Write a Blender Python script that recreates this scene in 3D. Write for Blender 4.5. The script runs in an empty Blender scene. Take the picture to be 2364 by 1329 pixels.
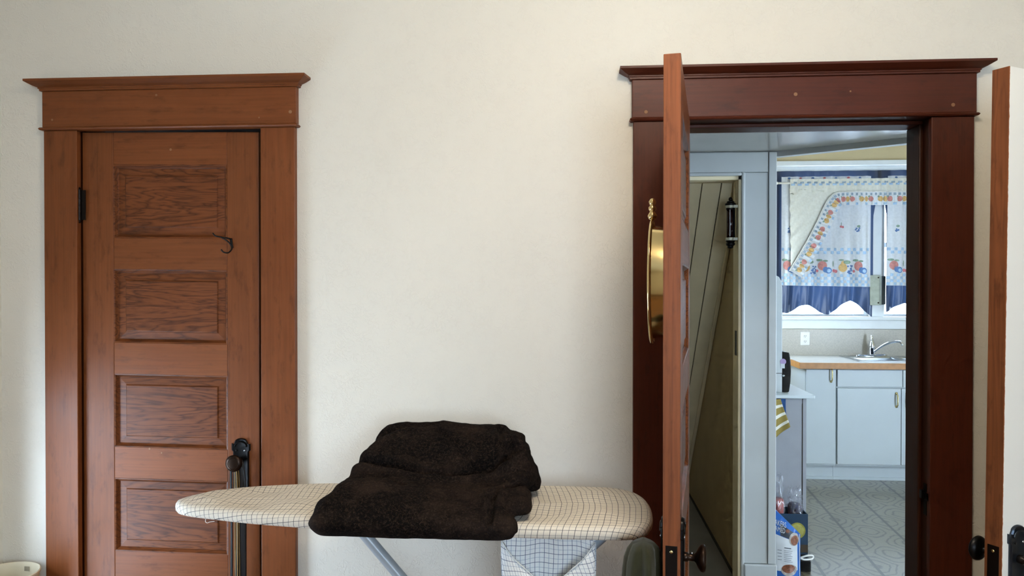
import bpy, bmesh, math, random
from mathutils import Vector, Matrix, noise
random.seed(7)
R = math.radians
SC = bpy.context.scene
COL = SC.collection

# ------------------------------------------------------------------ camera, sky, exposure
cam_d = bpy.data.cameras.new('camera'); cam = bpy.data.objects.new('camera', cam_d); COL.objects.link(cam)
cam_d.sensor_width = 36.0; cam_d.lens = 27.0; cam_d.clip_start = 0.02
cam.location = (0, -2.475, 1.53)
cam.rotation_euler = (R(90 - 0.468), 0, R(4.4))
SC.camera = cam
SC.view_settings.view_transform = 'Standard'; SC.view_settings.look = 'None'
SC.view_settings.gamma = 1.0; SC.view_settings.use_curve_mapping = False
SC.view_settings.exposure = 0.97
SC.cycles.use_denoising = True
SC.cycles.use_adaptive_sampling = True; SC.cycles.adaptive_threshold = 0.06; SC.cycles.adaptive_min_samples = 8
SC.cycles.max_bounces = 5; SC.cycles.diffuse_bounces = 3; SC.cycles.glossy_bounces = 3
SC.cycles.transparent_max_bounces = 8
SC.cycles.caustics_reflective = False; SC.cycles.caustics_refractive = False
SC.cycles.sample_clamp_indirect = 6.0
world = bpy.data.worlds.new('overcast_sky'); SC.world = world; world.use_nodes = True
bg = world.node_tree.nodes['Background']
bg.inputs['Color'].default_value = (0.62, 0.79, 1.0, 1); bg.inputs['Strength'].default_value = 12.0

def portal(name, loc, rot, sx, sy):
    l = bpy.data.lights.new(name, 'AREA'); l.shape = 'RECTANGLE'; l.size = sx; l.size_y = sy
    l.cycles.is_portal = True
    o = bpy.data.objects.new(name, l); COL.objects.link(o); o.location = loc; o.rotation_euler = rot
    return o
portal('sky_portal_rear', (0.75, -4.18, 1.50), (R(90), 0, 0), 1.1, 1.2)
portal('sky_portal_side', (-1.99, -.54, .65), (0, R(-90), 0), 1.0, .52)
portal('sky_portal_kitchen', (2.57, 4.27, 1.84), (R(-90), 0, 0), 1.62, 1.2)
portal('sky_portal_kitchen_side', (3.68, .80, 1.45), (0, R(90), 0), .9, .6)
portal('sky_portal_back_door', (0.93, 3.725, 1.50), (0, R(-90), 0), 0.9, 0.45)

# ------------------------------------------------------------------ helpers
def empty(name, loc=(0, 0, 0), rz=0.0, parent=None):
    o = bpy.data.objects.new(name, None); COL.objects.link(o); o.empty_display_size = .05
    o.location = loc; o.rotation_euler = (0, 0, rz); o.parent = parent
    return o
def tag(o, label=None, cat=None, group=None, kind=None):
    if label: o['label'] = label
    if cat: o['category'] = cat
    if group: o['group'] = group
    if kind: o['kind'] = kind
    return o
class MB:
    def __init__(s): s.v = []; s.f = []; s.uv = {}; s.mi = []
    def add(s, vs, fs, mi=0):
        n = len(s.v); s.v += [tuple(p) for p in vs]; s.f += [tuple(i + n for i in f) for f in fs]; s.mi += [mi] * len(fs)
        return s
    def box(s, x0, x1, y0, y1, z0, z1, mi=0):
        if x0 > x1: x0, x1 = x1, x0
        if y0 > y1: y0, y1 = y1, y0
        if z0 > z1: z0, z1 = z1, z0
        v = [(x, y, z) for z in (z0, z1) for y in (y0, y1) for x in (x0, x1)]
        return s.add(v, [(0, 2, 3, 1), (4, 5, 7, 6), (0, 1, 5, 4), (2, 6, 7, 3), (0, 4, 6, 2), (1, 3, 7, 5)], mi)
    def rings(s, rings, cap=True, closed=True, mi=0):
        n = len(rings[0]); vs = [p for r in rings for p in r]; fs = []
        for i in range(len(rings) - 1):
            for j in range(n if closed else n - 1):
                k = (j + 1) % n
                fs.append((i * n + j, i * n + k, (i + 1) * n + k, (i + 1) * n + j))
        if cap:
            fs.append(tuple(reversed(range(n)))); m = (len(rings) - 1) * n; fs.append(tuple(range(m, m + n)))
        return s.add(vs, fs, mi)
    def lathe(s, prof, axis='z', at=(0, 0, 0), seg=28, mi=0):
        rr = []
        for (r, h) in prof:
            ring = []
            for k in range(seg):
                a = 2 * math.pi * k / seg; c, d = r * math.cos(a), r * math.sin(a)
                if axis == 'z': p = (c, d, h)
                elif axis == 'y': p = (c, h, -d)
                else: p = (h, c, d)
                ring.append(tuple(p[i] + at[i] for i in range(3)))
            rr.append(ring)
        return s.rings(rr, mi=mi)
    def tube(s, path, r, seg=10, cap=True, mi=0, flat=1.0):
        pts = [Vector(p) for p in path]; rr = []; up = None
        for i, p in enumerate(pts):
            t = (pts[min(i + 1, len(pts) - 1)] - pts[max(i - 1, 0)]).normalized()
            if up is None: up = Vector((0, 0, 1)) if abs(t.z) < .9 else Vector((0, 1, 0))
            a = t.cross(up).normalized(); b = a.cross(t).normalized(); up = b
            rad = r[i] if isinstance(r, (list, tuple)) else r
            rr.append([tuple(p + a * rad * math.cos(q) + b * rad * flat * math.sin(q)) for q in [2 * math.pi * k / seg for k in range(seg)]])
        return s.rings(rr, cap=cap, mi=mi)
    def sheet(s, fn, nu, nv, uvfn=None, mi=0):
        n0 = len(s.v); vs = []; fs = []
        for j in range(nv + 1):
            for i in range(nu + 1):
                u, v = i / nu, j / nv; vs.append(tuple(fn(u, v)))
                if uvfn: s.uv[n0 + len(vs) - 1] = uvfn(u, v)
        for j in range(nv):
            for i in range(nu):
                a = j * (nu + 1) + i; fs.append((a, a + 1, a + nu + 2, a + nu + 1))
        return s.add(vs, fs, mi)
    def build(s, name, mat, parent=None, smooth=False, bevel=0.0, solid=0.0, seg=2, sub=0, auto=None):
        me = bpy.data.meshes.new(name); me.from_pydata(s.v, [], s.f); me.validate()
        if s.uv:
            ul = me.uv_layers.new(name='UVMap')
            for lp in me.loops: ul.data[lp.index].uv = s.uv.get(lp.vertex_index, (0, 0))
        mats = mat if isinstance(mat, (list, tuple)) else [mat]
        for m in mats: me.materials.append(m)
        if len(mats) > 1 and len(me.polygons) == len(s.mi):
            for p, k in zip(me.polygons, s.mi): p.material_index = k
        bm = bmesh.new(); bm.from_mesh(me)
        if not s.uv: bmesh.ops.remove_doubles(bm, verts=bm.verts, dist=1e-6)
        bmesh.ops.recalc_face_normals(bm, faces=bm.faces)
        if bevel:
            ed = [e for e in bm.edges if len(e.link_faces) == 2 and e.calc_face_angle(0) > .6]
            bmesh.ops.bevel(bm, geom=ed, offset=bevel, segments=seg, affect='EDGES', profile=.5)
        bm.to_mesh(me); bm.free()
        if smooth or auto is not None:
            for p in me.polygons: p.use_smooth = True
            if auto is not None: me.set_sharp_from_angle(angle=R(auto))
        o = bpy.data.objects.new(name, me); COL.objects.link(o); o.parent = parent
        if solid:
            m = o.modifiers.new('thick', 'SOLIDIFY'); m.thickness = solid; m.offset = 0
        if sub:
            m = o.modifiers.new('smooth', 'SUBSURF'); m.levels = sub; m.render_levels = sub
        return o
def bx(name, d, mat, parent=None, bevel=0.0, **k): return MB().box(*d).build(name, mat, parent, bevel=bevel, **k)
def catmull(pts, per=8, closed=False):
    out = []; n = len(pts); P = [Vector(p) for p in pts]
    for i in range(n if closed else n - 1):
        if closed: a, b, c, d = P[(i - 1) % n], P[i], P[(i + 1) % n], P[(i + 2) % n]
        else: a, b, c, d = P[max(i - 1, 0)], P[i], P[i + 1], P[min(i + 2, n - 1)]
        for k in range(per):
            t = k / per
            out.append(.5 * ((2 * b) + (c - a) * t + (2 * a - 5 * b + 4 * c - d) * t * t + (3 * b - a - 3 * c + d) * t ** 3))
    if not closed: out.append(P[-1])
    return out
def copy_tree(o, parent=None):
    c = o.copy(); COL.objects.link(c); c.parent = parent
    for ch in list(o.children): copy_tree(ch, c)
    return c
def lin(h):
    def f(c): return c / 12.92 if c <= .04045 else ((c + .055) / 1.055) ** 2.4
    return tuple(f(int(h[i:i + 2], 16) / 255) for i in (0, 2, 4)) + (1,)

# ------------------------------------------------------------------ materials
class NT:
    def __init__(s, name):
        s.m = bpy.data.materials.new(name); s.m.use_nodes = True; s.t = s.m.node_tree
        s.b = s.t.nodes['Principled BSDF']; s.out = s.t.nodes['Material Output']
    def n(s, typ, **k):
        nd = s.t.nodes.new(typ)
        for a, v in k.items(): setattr(nd, a, v)
        return nd
    def ln(s, a, b): s.t.links.new(a, b)
    def put(s, sock, v):
        if isinstance(v, bpy.types.NodeSocket): s.ln(v, sock)
        else: sock.default_value = v
    def math(s, op, a, b=0.0, c=0.0):
        nd = s.n('ShaderNodeMath', operation=op)
        for i, v in enumerate((a, b, c)): s.put(nd.inputs[i], v)
        return nd.outputs[0]
    def co(s, kind='Object', scale=(1, 1, 1), rot=(0, 0, 0), rnd=0.0, loc=(0, 0, 0)):
        v = s.n('ShaderNodeTexCoord').outputs[kind]
        if rnd:
            oi = s.n('ShaderNodeObjectInfo').outputs['Random']
            cb = s.n('ShaderNodeCombineXYZ')
            for i, q in enumerate((1.0, .37, .71)): s.ln(s.math('MULTIPLY', oi, rnd * q), cb.inputs[i])
            ad = s.n('ShaderNodeVectorMath', operation='ADD'); s.ln(v, ad.inputs[0]); s.ln(cb.outputs[0], ad.inputs[1]); v = ad.outputs[0]
        mp = s.n('ShaderNodeMapping'); mp.inputs['Scale'].default_value = scale; mp.inputs['Rotation'].default_value = rot; mp.inputs['Location'].default_value = loc
        s.ln(v, mp.inputs['Vector']); return mp.outputs[0]
    def noise(s, v, scale, detail=3.0, rough=.5, dist=0.0):
        nd = s.n('ShaderNodeTexNoise'); s.ln(v, nd.inputs['Vector'])
        nd.inputs['Scale'].default_value = scale; nd.inputs['Detail'].default_value = detail
        nd.inputs['Roughness'].default_value = rough; nd.inputs['Distortion'].default_value = dist
        return nd.outputs['Fac']
    def ramp(s, f, stops, interp='LINEAR'):
        nd = s.n('ShaderNodeValToRGB'); s.put(nd.inputs[0], f); cr = nd.color_ramp; cr.interpolation = interp
        while len(cr.elements) < len(stops): cr.elements.new(.5)
        for e, (p, c) in zip(cr.elements, stops):
            e.position = p; e.color = c if isinstance(c, tuple) else (c, c, c, 1)
        return nd.outputs[0]
    def mix(s, f, a, b, mode='MIX'):
        nd = s.n('ShaderNodeMix', data_type='RGBA', blend_type=mode)
        s.put(nd.inputs[0], f); s.put(nd.inputs[6], a); s.put(nd.inputs[7], b); return nd.outputs[2]
    def bump(s, h, strength, dist=.01):
        nd = s.n('ShaderNodeBump'); nd.inputs['Strength'].default_value = strength; nd.inputs['Distance'].default_value = dist
        s.ln(h, nd.inputs['Height']); s.ln(nd.outputs[0], s.b.inputs['Normal']); return nd
    def set(s, col=None, rough=.5, metal=0.0, spec=.5, **k):
        if col is not None: s.put(s.b.inputs['Base Color'], col)
        s.put(s.b.inputs['Roughness'], rough); s.b.inputs['Metallic'].default_value = metal
        s.b.inputs['Specular IOR Level'].default_value = spec
        for a, v in k.items(): s.put(s.b.inputs[a.replace('_', ' ')], v)
        return s.m
def plain(name, hexc, rough=.5, metal=0.0, spec=.5, var=.12, scale=14, **k):
    t = NT(name); c = lin(hexc); v = t.co('Object', rnd=3.0)
    f = t.noise(v, scale, 3)
    d = tuple(x * (1 - var) for x in c[:3]) + (1,); e = tuple(min(1, x * (1 + var * .6)) for x in c[:3]) + (1,)
    return t.set(t.ramp(f, [(.3, d), (.7, e)]), rough, metal, spec, **k)

def wood(name, axis, dark, mid, light, grain=1.0, fig=0.0, rough=.42, blot=.45):
    """stained softwood; axis = grain direction; fig = strength of the cathedral figure"""
    t = NT(name); k = 'xyz'.index(axis)
    sl = [9.0, 9.0, 9.0]; sl[k] = .55 + .9 * fig
    fine = [150.0, 150.0, 150.0]; fine[k] = 3.5
    v = t.co('Object', tuple(sl), rnd=9.0); vf = t.co('Object', tuple(fine), rnd=9.0)
    n1 = t.noise(v, 1.3, 4, .55, .6); n2 = t.noise(vf, 1.0, 3, .6)
    rings = t.math('FRACT', t.math('MULTIPLY', n1, 6.0 + 10.0 * fig))
    rings = t.math('SUBTRACT', 1.0, t.math('ABSOLUTE', t.math('MULTIPLY_ADD', rings, 2.0, -1.0)))
    rings = t.math('POWER', rings, 2.2)
    vb = t.co('Object', (3.2, 3.2, 3.2), rnd=5.0); n3 = t.noise(vb, 1.5, 4, .6, .3)
    vs_ = [38., 38., 38.]; vs_[k] = 11.; n4 = t.noise(t.co('Object', tuple(vs_), rnd=4.), 1., 4, .65)
    base = t.mix(n3, lin(mid), lin(light))
    oi = t.n('ShaderNodeObjectInfo').outputs['Random']; tint = tuple(a * b for a, b in zip(lin(mid)[:3], (.93, 1.04, 1.0))) + (1,)
    base = t.mix(t.math('MULTIPLY', oi, .6), base, tint)
    f = t.math('ADD', t.math('MULTIPLY', rings, .10 + .78 * fig), t.math('MULTIPLY', t.ramp(n2, [(.42, 0.), (.70, 1.)]), .20 * grain))
    c = t.mix(f, base, lin(dark))
    c = t.mix(t.math('MULTIPLY', t.ramp(n4, [(.55, 0.), (.74, 1.)]), blot), c, lin(dark))
    h = t.math('ADD', t.math('MULTIPLY', n2, .5), t.math('MULTIPLY', rings, .25))
    t.bump(h, .12, .002)
    rr = t.math('MULTIPLY_ADD', n3, .22, rough - .1)
    return t.set(c, rr, 0, .28)
W1 = ('391a0a', '763e1e', '8a5029')     # left door and casing
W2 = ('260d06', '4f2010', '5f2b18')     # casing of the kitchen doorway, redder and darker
W3 = ('3f1c0b', '7a4123', '955832')     # open door edge
M = {}
for k in 'xz':
    M['wood_' + k] = wood('stained_fir_' + k, k, *W1)
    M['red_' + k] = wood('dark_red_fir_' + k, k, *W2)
    M['open_' + k] = wood('open_door_fir_' + k, k, *W3, grain=2.2)
M['panel'] = wood('figured_fir_panel', 'x', '2f1508', '6e3a1c', '824925', 1.0, .70)
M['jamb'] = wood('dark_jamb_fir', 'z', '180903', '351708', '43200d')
M['raw'] = wood('worn_raw_edge_fir', 'z', '32160a', '6e3d20', '824c2a', 1.5, .2, .6, .6)

def wall_mat(name, hexc, bump=.34, scale=1.0, rough=.62):
    t = NT(name); v = t.co('Object')
    w = t.n('ShaderNodeTexNoise'); t.ln(v, w.inputs['Vector']); w.inputs['Scale'].default_value = 26 * scale; w.inputs['Detail'].default_value = 2
    sub = t.n('ShaderNodeVectorMath', operation='SUBTRACT'); t.ln(w.outputs['Color'], sub.inputs[0]); sub.inputs[1].default_value = (.5, .5, .5)
    sc = t.n('ShaderNodeVectorMath', operation='SCALE'); t.ln(sub.outputs[0], sc.inputs[0]); sc.inputs['Scale'].default_value = .06
    ad = t.n('ShaderNodeVectorMath', operation='ADD'); t.ln(v, ad.inputs[0]); t.ln(sc.outputs[0], ad.inputs[1])
    n1 = t.noise(ad.outputs[0], 62 * scale, 2, .5, .3)
    rg = t.ramp(t.math('ABSOLUTE', t.math('SUBTRACT', n1, .5)), [(.0, 1.), (.075, 0.)], 'EASE')
    msk = t.ramp(t.noise(v, 22 * scale, 2), [(.36, 0.), (.58, 1.)]); pat = t.ramp(t.noise(v, 2.2 * scale, 2), [(.35, .35), (.65, 1.)])
    h = t.math('ADD', t.math('MULTIPLY', t.math('MULTIPLY', rg, msk), pat), t.math('MULTIPLY', t.noise(v, 150, 3), .25))
    t.bump(h, bump, .003)
    c = lin(hexc); d = tuple(x * .94 for x in c[:3]) + (1,)
    return t.set(t.ramp(t.noise(v, 1.3, 3), [(.3, d), (.7, c)]), rough, 0, .35)
M['wall'] = wall_mat('cream_knockdown_plaster', 'e9e3d5')
M['ceil'] = plain('white_ceiling_paint', 'e9e5da', .8, var=.03)
M['hallwhite'] = plain('hall_gloss_white', 'b9bebe', .35, var=.05, scale=5)
M['soffit'] = plain('soffit_gloss_paint', 'a8a69e', .16, var=.05, scale=5, IOR=2.1)
M['closet'] = plain('closet_cream_paint', 'ecddb8', .5, var=.08, scale=6)
M['kwall'] = plain('kitchen_cream_paint', 'd0bd92', .55, var=.04, scale=4)
M['kwhite'] = plain('kitchen_white_trim', 'e8ecec', .35, var=.03)
M['cab'] = plain('cabinet_white', 'bfc8cb', .4, var=.03, scale=4)
M['groove'] = plain('dark_groove', '2a2418', .8)
M['black'] = plain('blackened_iron', '0c0b0b', .38, .6, var=.3)
M['iron'] = plain('dark_bronze_iron', '1b1512', .35, .7, var=.3)
M['bronze'] = plain('rubbed_bronze', '352820', .33, .9, var=.25)
M['brass'] = plain('polished_brass', 'e3cb92', .13, 1.0, var=.06)
M['pbrass'] = plain('pale_brass', 'd8c894', .22, 1.0, var=.06)
M['chrome'] = plain('chrome', 'd6dade', .08, 1.0, var=.03)
M['steel'] = plain('brushed_steel', 'b9bfc4', .24, 1.0, var=.06)
M['leggrey'] = plain('grey_enamel_tube', 'a9b1b6', .35, .1, var=.05)
M['whitepaint'] = plain('white_plastic', 'eceae4', .4, var=.03)
t = NT('navy_satin'); tl_ = t.n('ShaderNodeBsdfTranslucent'); tl_.inputs[0].default_value = lin('5672a0'); mx_ = t.n('ShaderNodeMixShader'); mx_.inputs[0].default_value = .055; t.set(lin('0e1526'), .42)
t.ln(t.b.outputs[0], mx_.inputs[1]); t.ln(tl_.outputs[0], mx_.inputs[2]); t.ln(mx_.outputs[0], t.out.inputs[0]); M['navy'] = t.m
M['lam'] = plain('pale_laminate', 'd9d8d2', .22, var=.04)
M['splash'] = plain('speckled_laminate', 'b9b3a6', .35, var=.12, scale=120)
M['woodedge'] = plain('oak_edge_band', 'b98146', .45, var=.15, scale=30)
M['pan'] = plain('tan_wood_filler', '8d6240', .6, var=.1)

# ================================================================== THE SETTING
XL, XR, YR, ZC = -1.935, 1.70, -4.10, 2.75
KX1, KY1, KZ = 3.60, 4.165, 2.80
HL = -1.935
# main room
def S(name, mb, mat, **k): return tag(mb.build(name, mat, **k), kind='structure')
D1 = (-1.652, -1.020, 2.042)   # left doorway: x0, x1, head
D2 = (.330, 1.108, 2.038)      # kitchen doorway
w = MB()
w.box(XL - .1, D1[0] - .02, 0, .14, 0, ZC); w.box(D1[0] - .02, D1[1] + .02, 0, .14, D1[2] + .02, ZC)
w.box(D1[1] + .02, D2[0] - .02, 0, .14, 0, ZC); w.box(D2[0] - .02, D2[1] + .02, 0, .14, D2[2] + .02, ZC)
w.box(D2[1] + .02, XR + .12, 0, .14, 0, ZC)
S('wall_front', w, M['wall'])
# left wall with a window towards the camera
w = MB(); WY0, WY1, WZ0, WZ1 = -.80, -.28, .15, 1.15
w.box(XL - .05, XL, YR, WY0, 0, ZC); w.box(XL - .05, XL, WY1, 0, 0, ZC); w.box(XL - .05, XL, WY0, WY1, 0, WZ0); w.box(XL - .05, XL, WY0, WY1, WZ1, ZC)
S('wall_left', w, M['wall'])
# right wall with the doorway of the white door
w = MB(); RD0, RD1 = -1.04, -.25
w.box(XR, XR + .12, YR, RD0, 0, ZC); w.box(XR, XR + .12, RD1, 0, 0, ZC); w.box(XR, XR + .12, RD0, RD1, 2.06, ZC)
S('wall_right', w, M['wall'])
w = MB(); BX0, BX1, BZ0, BZ1 = .20, 1.30, .90, 2.10
w.box(XL, BX0, YR - .12, YR, 0, ZC); w.box(BX1, XR, YR - .12, YR, 0, ZC); w.box(BX0, BX1, YR - .12, YR, 0, BZ0); w.box(BX0, BX1, YR - .12, YR, BZ1, ZC)
S('wall_rear', w, M['wall'])
S('ceiling', MB().box(XL - .12, XR + .12, YR - .12, .14, ZC, ZC + .1), M['ceil'])
t = NT('oak_floor_boards'); v = t.co('Object', (1, 1, 1)); br = t.n('ShaderNodeTexBrick'); t.ln(v, br.inputs['Vector'])
br.inputs['Color1'].default_value = lin('6f4a2c'); br.inputs['Color2'].default_value = lin('83592f'); br.inputs['Mortar'].default_value = lin('2a170b')
br.inputs['Scale'].default_value = 1; br.inputs['Brick Width'].default_value = 1.2; br.inputs['Row Height'].default_value = .06; br.inputs['Mortar Size'].default_value = .0015
M['oakfloor'] = t.set(br.outputs[0], .35)
S('floor', MB().box(XL - .12, XR + .12, YR - .12, .07, -.1, 0), M['oakfloor'])
# side room beyond the white door: a closed lobby
w = MB(); w.box(XR + .12, XR + 1.4, RD0 - .2, RD0 - .1, 0, 2.5); w.box(XR + .12, XR + 1.4, RD1 + .1, RD1 + .2, 0, 2.5); w.box(XR + 1.3, XR + 1.4, RD0 - .1, RD1 + .1, 0, 2.5)
w.box(XR + .12, XR + 1.4, RD0 - .2, RD1 + .2, 2.5, 2.6); w.box(XR + .12, XR + 1.4, RD0 - .2, RD1 + .2, -.1, 0)
S('wall_lobby', w, M['wall'])
tag(bx('baseboard_front', (D1[1] + .118, D2[0] - .136, -.018, 0, 0, .18), M['wood_x'], bevel=.004), kind='structure')

def window_unit(name, plane, a0, a1, z0, z1, at, inward, cd=.02, back=0.0):
    """sash window in a wall; plane 'x' or 'y'; at = wall inner face, inward = +1/-1 towards the room"""
    root = tag(empty(name), kind='structure')
    def b(nm, c0, c1, zz0, zz1, d0, d1, mat, **k):
        p0, p1 = at + inward * d0, at + inward * d1
        return bx(nm, (p0, p1, c0, c1, zz0, zz1) if plane == 'x' else (c0, c1, p0, p1, zz0, zz1), mat, root, **k)
    for c in ((a0 - .1, a0), (a1, a1 + .1)): b('casing', c[0], c[1], z0 - .02, z1 + .1, 0, cd, M['kwhite'], bevel=.003)
    b('head_casing', a0, a1, z1, z1 + .1, 0, .02, M['kwhite'], bevel=.003)
    b('sill', a0 - .12, a1 + .12, z0 - .035, z0, -.10 + back * 1.3, .05, M['kwhite'], bevel=.004)
    mid = (a0 + a1) / 2
    for lo, hi, d in ((z0, (z0 + z1) / 2 + .02, -.06 + back), ((z0 + z1) / 2 - .02, z1, -.09 + back)):
        for c in ((a0, a0 + .045), (a1 - .045, a1)): b('sash_stile', c[0], c[1], lo, hi, d, d + .025, M['kwhite'])
        b('sash_rail', a0 + .045, a1 - .045, lo, lo + .045, d, d + .025, M['kwhite']); b('sash_rail', a0 + .045, a1 - .045, hi - .045, hi, d, d + .025, M['kwhite'])
        b('pane', a0 + .045, a1 - .045, lo + .045, hi - .045, d + .010, d + .014, M['glass'])
    return root
t = NT('window_glass'); tr = t.n('ShaderNodeBsdfTransparent'); gl = t.n('ShaderNodeBsdfGlossy'); gl.inputs['Roughness'].default_value = .02
mx = t.n('ShaderNodeMixShader'); mx.inputs[0].default_value = .06; t.ln(tr.outputs[0], mx.inputs[1]); t.ln(gl.outputs[0], mx.inputs[2]); t.ln(mx.outputs[0], t.out.inputs[0])
M['glass'] = t.m
window_unit('window_1', 'x', WY0, WY1, WZ0, WZ1, XL, 1, .03, .045)
window_unit('window_2', 'y', BX0, BX1, BZ0, BZ1, YR, 1)

# hall, closet and kitchen shell
CY = 1.31; CXR = .981; CO0, CO1, COZ = .02, .828, 2.044; SZ = 2.156
t = NT('embossed_vinyl'); v = t.co('Object', (1, 1, 1), (0, 0, R(4)), loc=(.02, .1, 0))
br = t.n('ShaderNodeTexBrick'); t.ln(v, br.inputs['Vector']); br.offset = 0
br.inputs['Scale'].default_value = 1; br.inputs['Brick Width'].default_value = .305; br.inputs['Row Height'].default_value = 9.0; br.inputs['Mortar Size'].default_value = .010; br.inputs['Mortar Smooth'].default_value = .3
br.inputs['Color1'].default_value = (0, 0, 0, 1); br.inputs['Color2'].default_value = (0, 0, 0, 1); br.inputs['Mortar'].default_value = (1, 1, 1, 1)
v2 = t.co('Object', (1, 1, 1), (0, 0, R(4)), loc=(.02, .1, 0)); wn = t.noise(v2, 9.0, 2.0, .5, .5); sv = t.n('ShaderNodeSeparateXYZ'); t.ln(v2, sv.inputs[0])
og = t.math('ADD', t.math('COSINE', t.math('MULTIPLY', sv.outputs[0], 2 * math.pi / .305)), t.math('COSINE', t.math('MULTIPLY', sv.outputs[1], 2 * math.pi / .40)))
og = t.math('ADD', og, t.math('MULTIPLY', wn, 1.3))
curl = t.math('ABSOLUTE', t.math('SINE', t.math('MULTIPLY', og, 3.6)))
curl = t.ramp(curl, [(.10, 1.), (.60, 0.)])
vo = t.n('ShaderNodeTexVoronoi'); t.ln(v2, vo.inputs['Vector']); vo.inputs['Scale'].default_value = 140
spk = t.ramp(vo.outputs['Distance'], [(.25, 1.), (.5, 0.)])
f = t.math('MAXIMUM', t.math('MULTIPLY', curl, .8), br.outputs[0]); f2 = t.math('ADD', f, t.math('MULTIPLY', spk, .22))
c = t.mix(f2, lin('736b52'), lin('2c281a'))
t.bump(f2, .25, .002).invert = True
M['vinyl'] = t.set(c, t.math('MULTIPLY_ADD', f2, .06, .30), 0, 1.0, IOR=1.75, Coat_Weight=.3, Coat_Roughness=.2)
S('floor_kitchen', MB().box(HL - .1, KX1 + .1, .07, KY1 + .1, -.1, 0), M['vinyl'])
w = MB()
w.box(HL, CO0, CY, CY + .12, 0, SZ); w.box(CO0, CO1, CY, CY + .12, COZ, SZ); w.box(CO1, CXR, CY, CY + .12, 0, SZ)
w.box(CXR - .12, CXR, CY + .12, 3.30, 0, KZ)
S('wall_closet', w, M['hallwhite'])
w = MB(); w.box(HL - .1, HL, .14, CY + .12, 0, KZ)
S('wall_hall', w, M['hallwhite'])
# low glossy soffit of the hall with a slanting edge, its fascia and hanging trim
e0 = (CXR, CY + .007); e1 = (2.72, .14)
poly = [(HL, .14), e1, e0, (e0[0], CY + .12), (HL, CY + .12)]
w = MB().rings([[(x, y, SZ) for x, y in poly], [(x, y, SZ + .10) for x, y in poly]])
S('ceiling_hall', w, M['soffit'])
d = Vector((e1[0] - e0[0], e1[1] - e0[1])).normalized(); nn = Vector((-d.y, d.x))
if nn.y < 0: nn = -nn
def strip(p0, p1, a, b, z0, z1):
    q = [(p0[0] + nn.x * a, p0[1] + nn.y * a), (p1[0] + nn.x * a, p1[1] + nn.y * a), (p1[0] + nn.x * b, p1[1] + nn.y * b), (p0[0] + nn.x * b, p0[1] + nn.y * b)]
    return MB().rings([[(x, y, z0) for x, y in q], [(x, y, z1) for x, y in q]])
S('wall_soffit_fascia', strip(e0, e1, .0, .03, SZ, KZ), M['kwall'])
S('trim_5', strip(e0, e1, -.012, .034, SZ - .026, SZ), M['hallwhite'])
# kitchen walls
KW0, KW1, KWZ0, KWZ1 = 1.765, 3.38, 1.24, 2.44
w = MB(); w.box(.87, KW0, KY1, KY1 + .14, 0, KZ); w.box(KW1, KX1 + .1, KY1, KY1 + .14, 0, KZ); w.box(KW0, KW1, KY1, KY1 + .14, 0, KWZ0); w.box(KW0, KW1, KY1, KY1 + .14, KWZ1, KZ)
S('wall_kitchen', w, M['kwall'])
w = MB(); w.box(KX1, KX1 + .1, .14, .50, 0, KZ); w.box(KX1, KX1 + .1, 1.10, KY1, 0, KZ); w.box(KX1, KX1 + .1, .50, 1.10, 0, 1.0); w.box(KX1, KX1 + .1, .50, 1.10, 1.9, KZ)
S('wall_kitchen_right', w, M['kwall'])
window_unit('window_5', 'x', .50, 1.10, 1.0, 1.9, KX1, -1)
w = MB(); LZ0, LZ1, LY0, LY1 = 1.05, 1.95, 3.50, 3.95
w.box(CXR - .12, CXR, 3.30, LY0, 0, KZ); w.box(CXR - .12, CXR, LY1, KY1, 0, KZ); w.box(CXR - .12, CXR, LY0, LY1, 0, LZ0); w.box(CXR - .12, CXR, LY0, LY1, LZ1, KZ)
S('wall_kitchen_left', w, M['kwall'])
S('ceiling_kitchen', MB().box(CXR - .12, KX1 + .1, .14, KY1 + .1, KZ, KZ + .1), M['ceil'])
w = MB(); w.box(1.83, KX1, .14, .15, SZ + .1, KZ)
S('wall_kitchen_near', w, M['kwall'])
# window of the kitchen (two sashes and a wide mullion)
wr = tag(empty('window_3'), kind='structure')
bx('head_casing', (KW0 - .1, KW1 + .1, KY1 - .025, KY1, 2.44, 2.495), M['kwhite'], wr)
bx('head_moulding', (KW0 - .13, KW1 + .13, KY1 - .06, KY1, 2.495, 2.538), M['kwhite'], wr, bevel=.006)
for c in ((KW0 - .1, KW0), (KW1, KW1 + .1)): bx('casing', (c[0], c[1], KY1 - .022, KY1, KWZ0 - .02, 2.44), M['kwhite'], wr)
bx('mullion', (2.50, 2.60, KY1 - .022, KY1 + .09, KWZ0, KWZ1), M['kwhite'], wr, bevel=.003)
bx('sill', (KW0 - .12, KW1 + .12, KY1 - .045, KY1 + .11, KWZ0 - .03, KWZ0), M['kwhite'], wr, bevel=.004)
bx('apron', (KW0 - .12, KW1 + .12, KY1 - .022, KY1, 1.135, KWZ0 - .03), M['kwhite'], wr, bevel=.003)
for a0, a1 in ((KW0, 2.50), (2.60, KW1)):
    for c in ((a0, a0 + .035), (a1 - .035, a1)): bx('sash_stile', (c[0], c[1], KY1 + .06, KY1 + .085, KWZ0, KWZ1), M['kwhite'], wr)
    for c in ((KWZ0, KWZ0 + .018), (1.82, 1.86), (KWZ1 - .04, KWZ1)): bx('sash_rail', (a0 + .035, a1 - .035, KY1 + .06, KY1 + .085, c[0], c[1]), M['kwhite'], wr)
    for c in ((KWZ0 + .018, 1.82), (1.86, KWZ1 - .04)): bx('pane', (a0 + .035, a1 - .035, KY1 + .07, KY1 + .074, c[0], c[1]), M['glass'], wr)
wr = tag(empty('window_4'), kind='structure')
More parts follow.
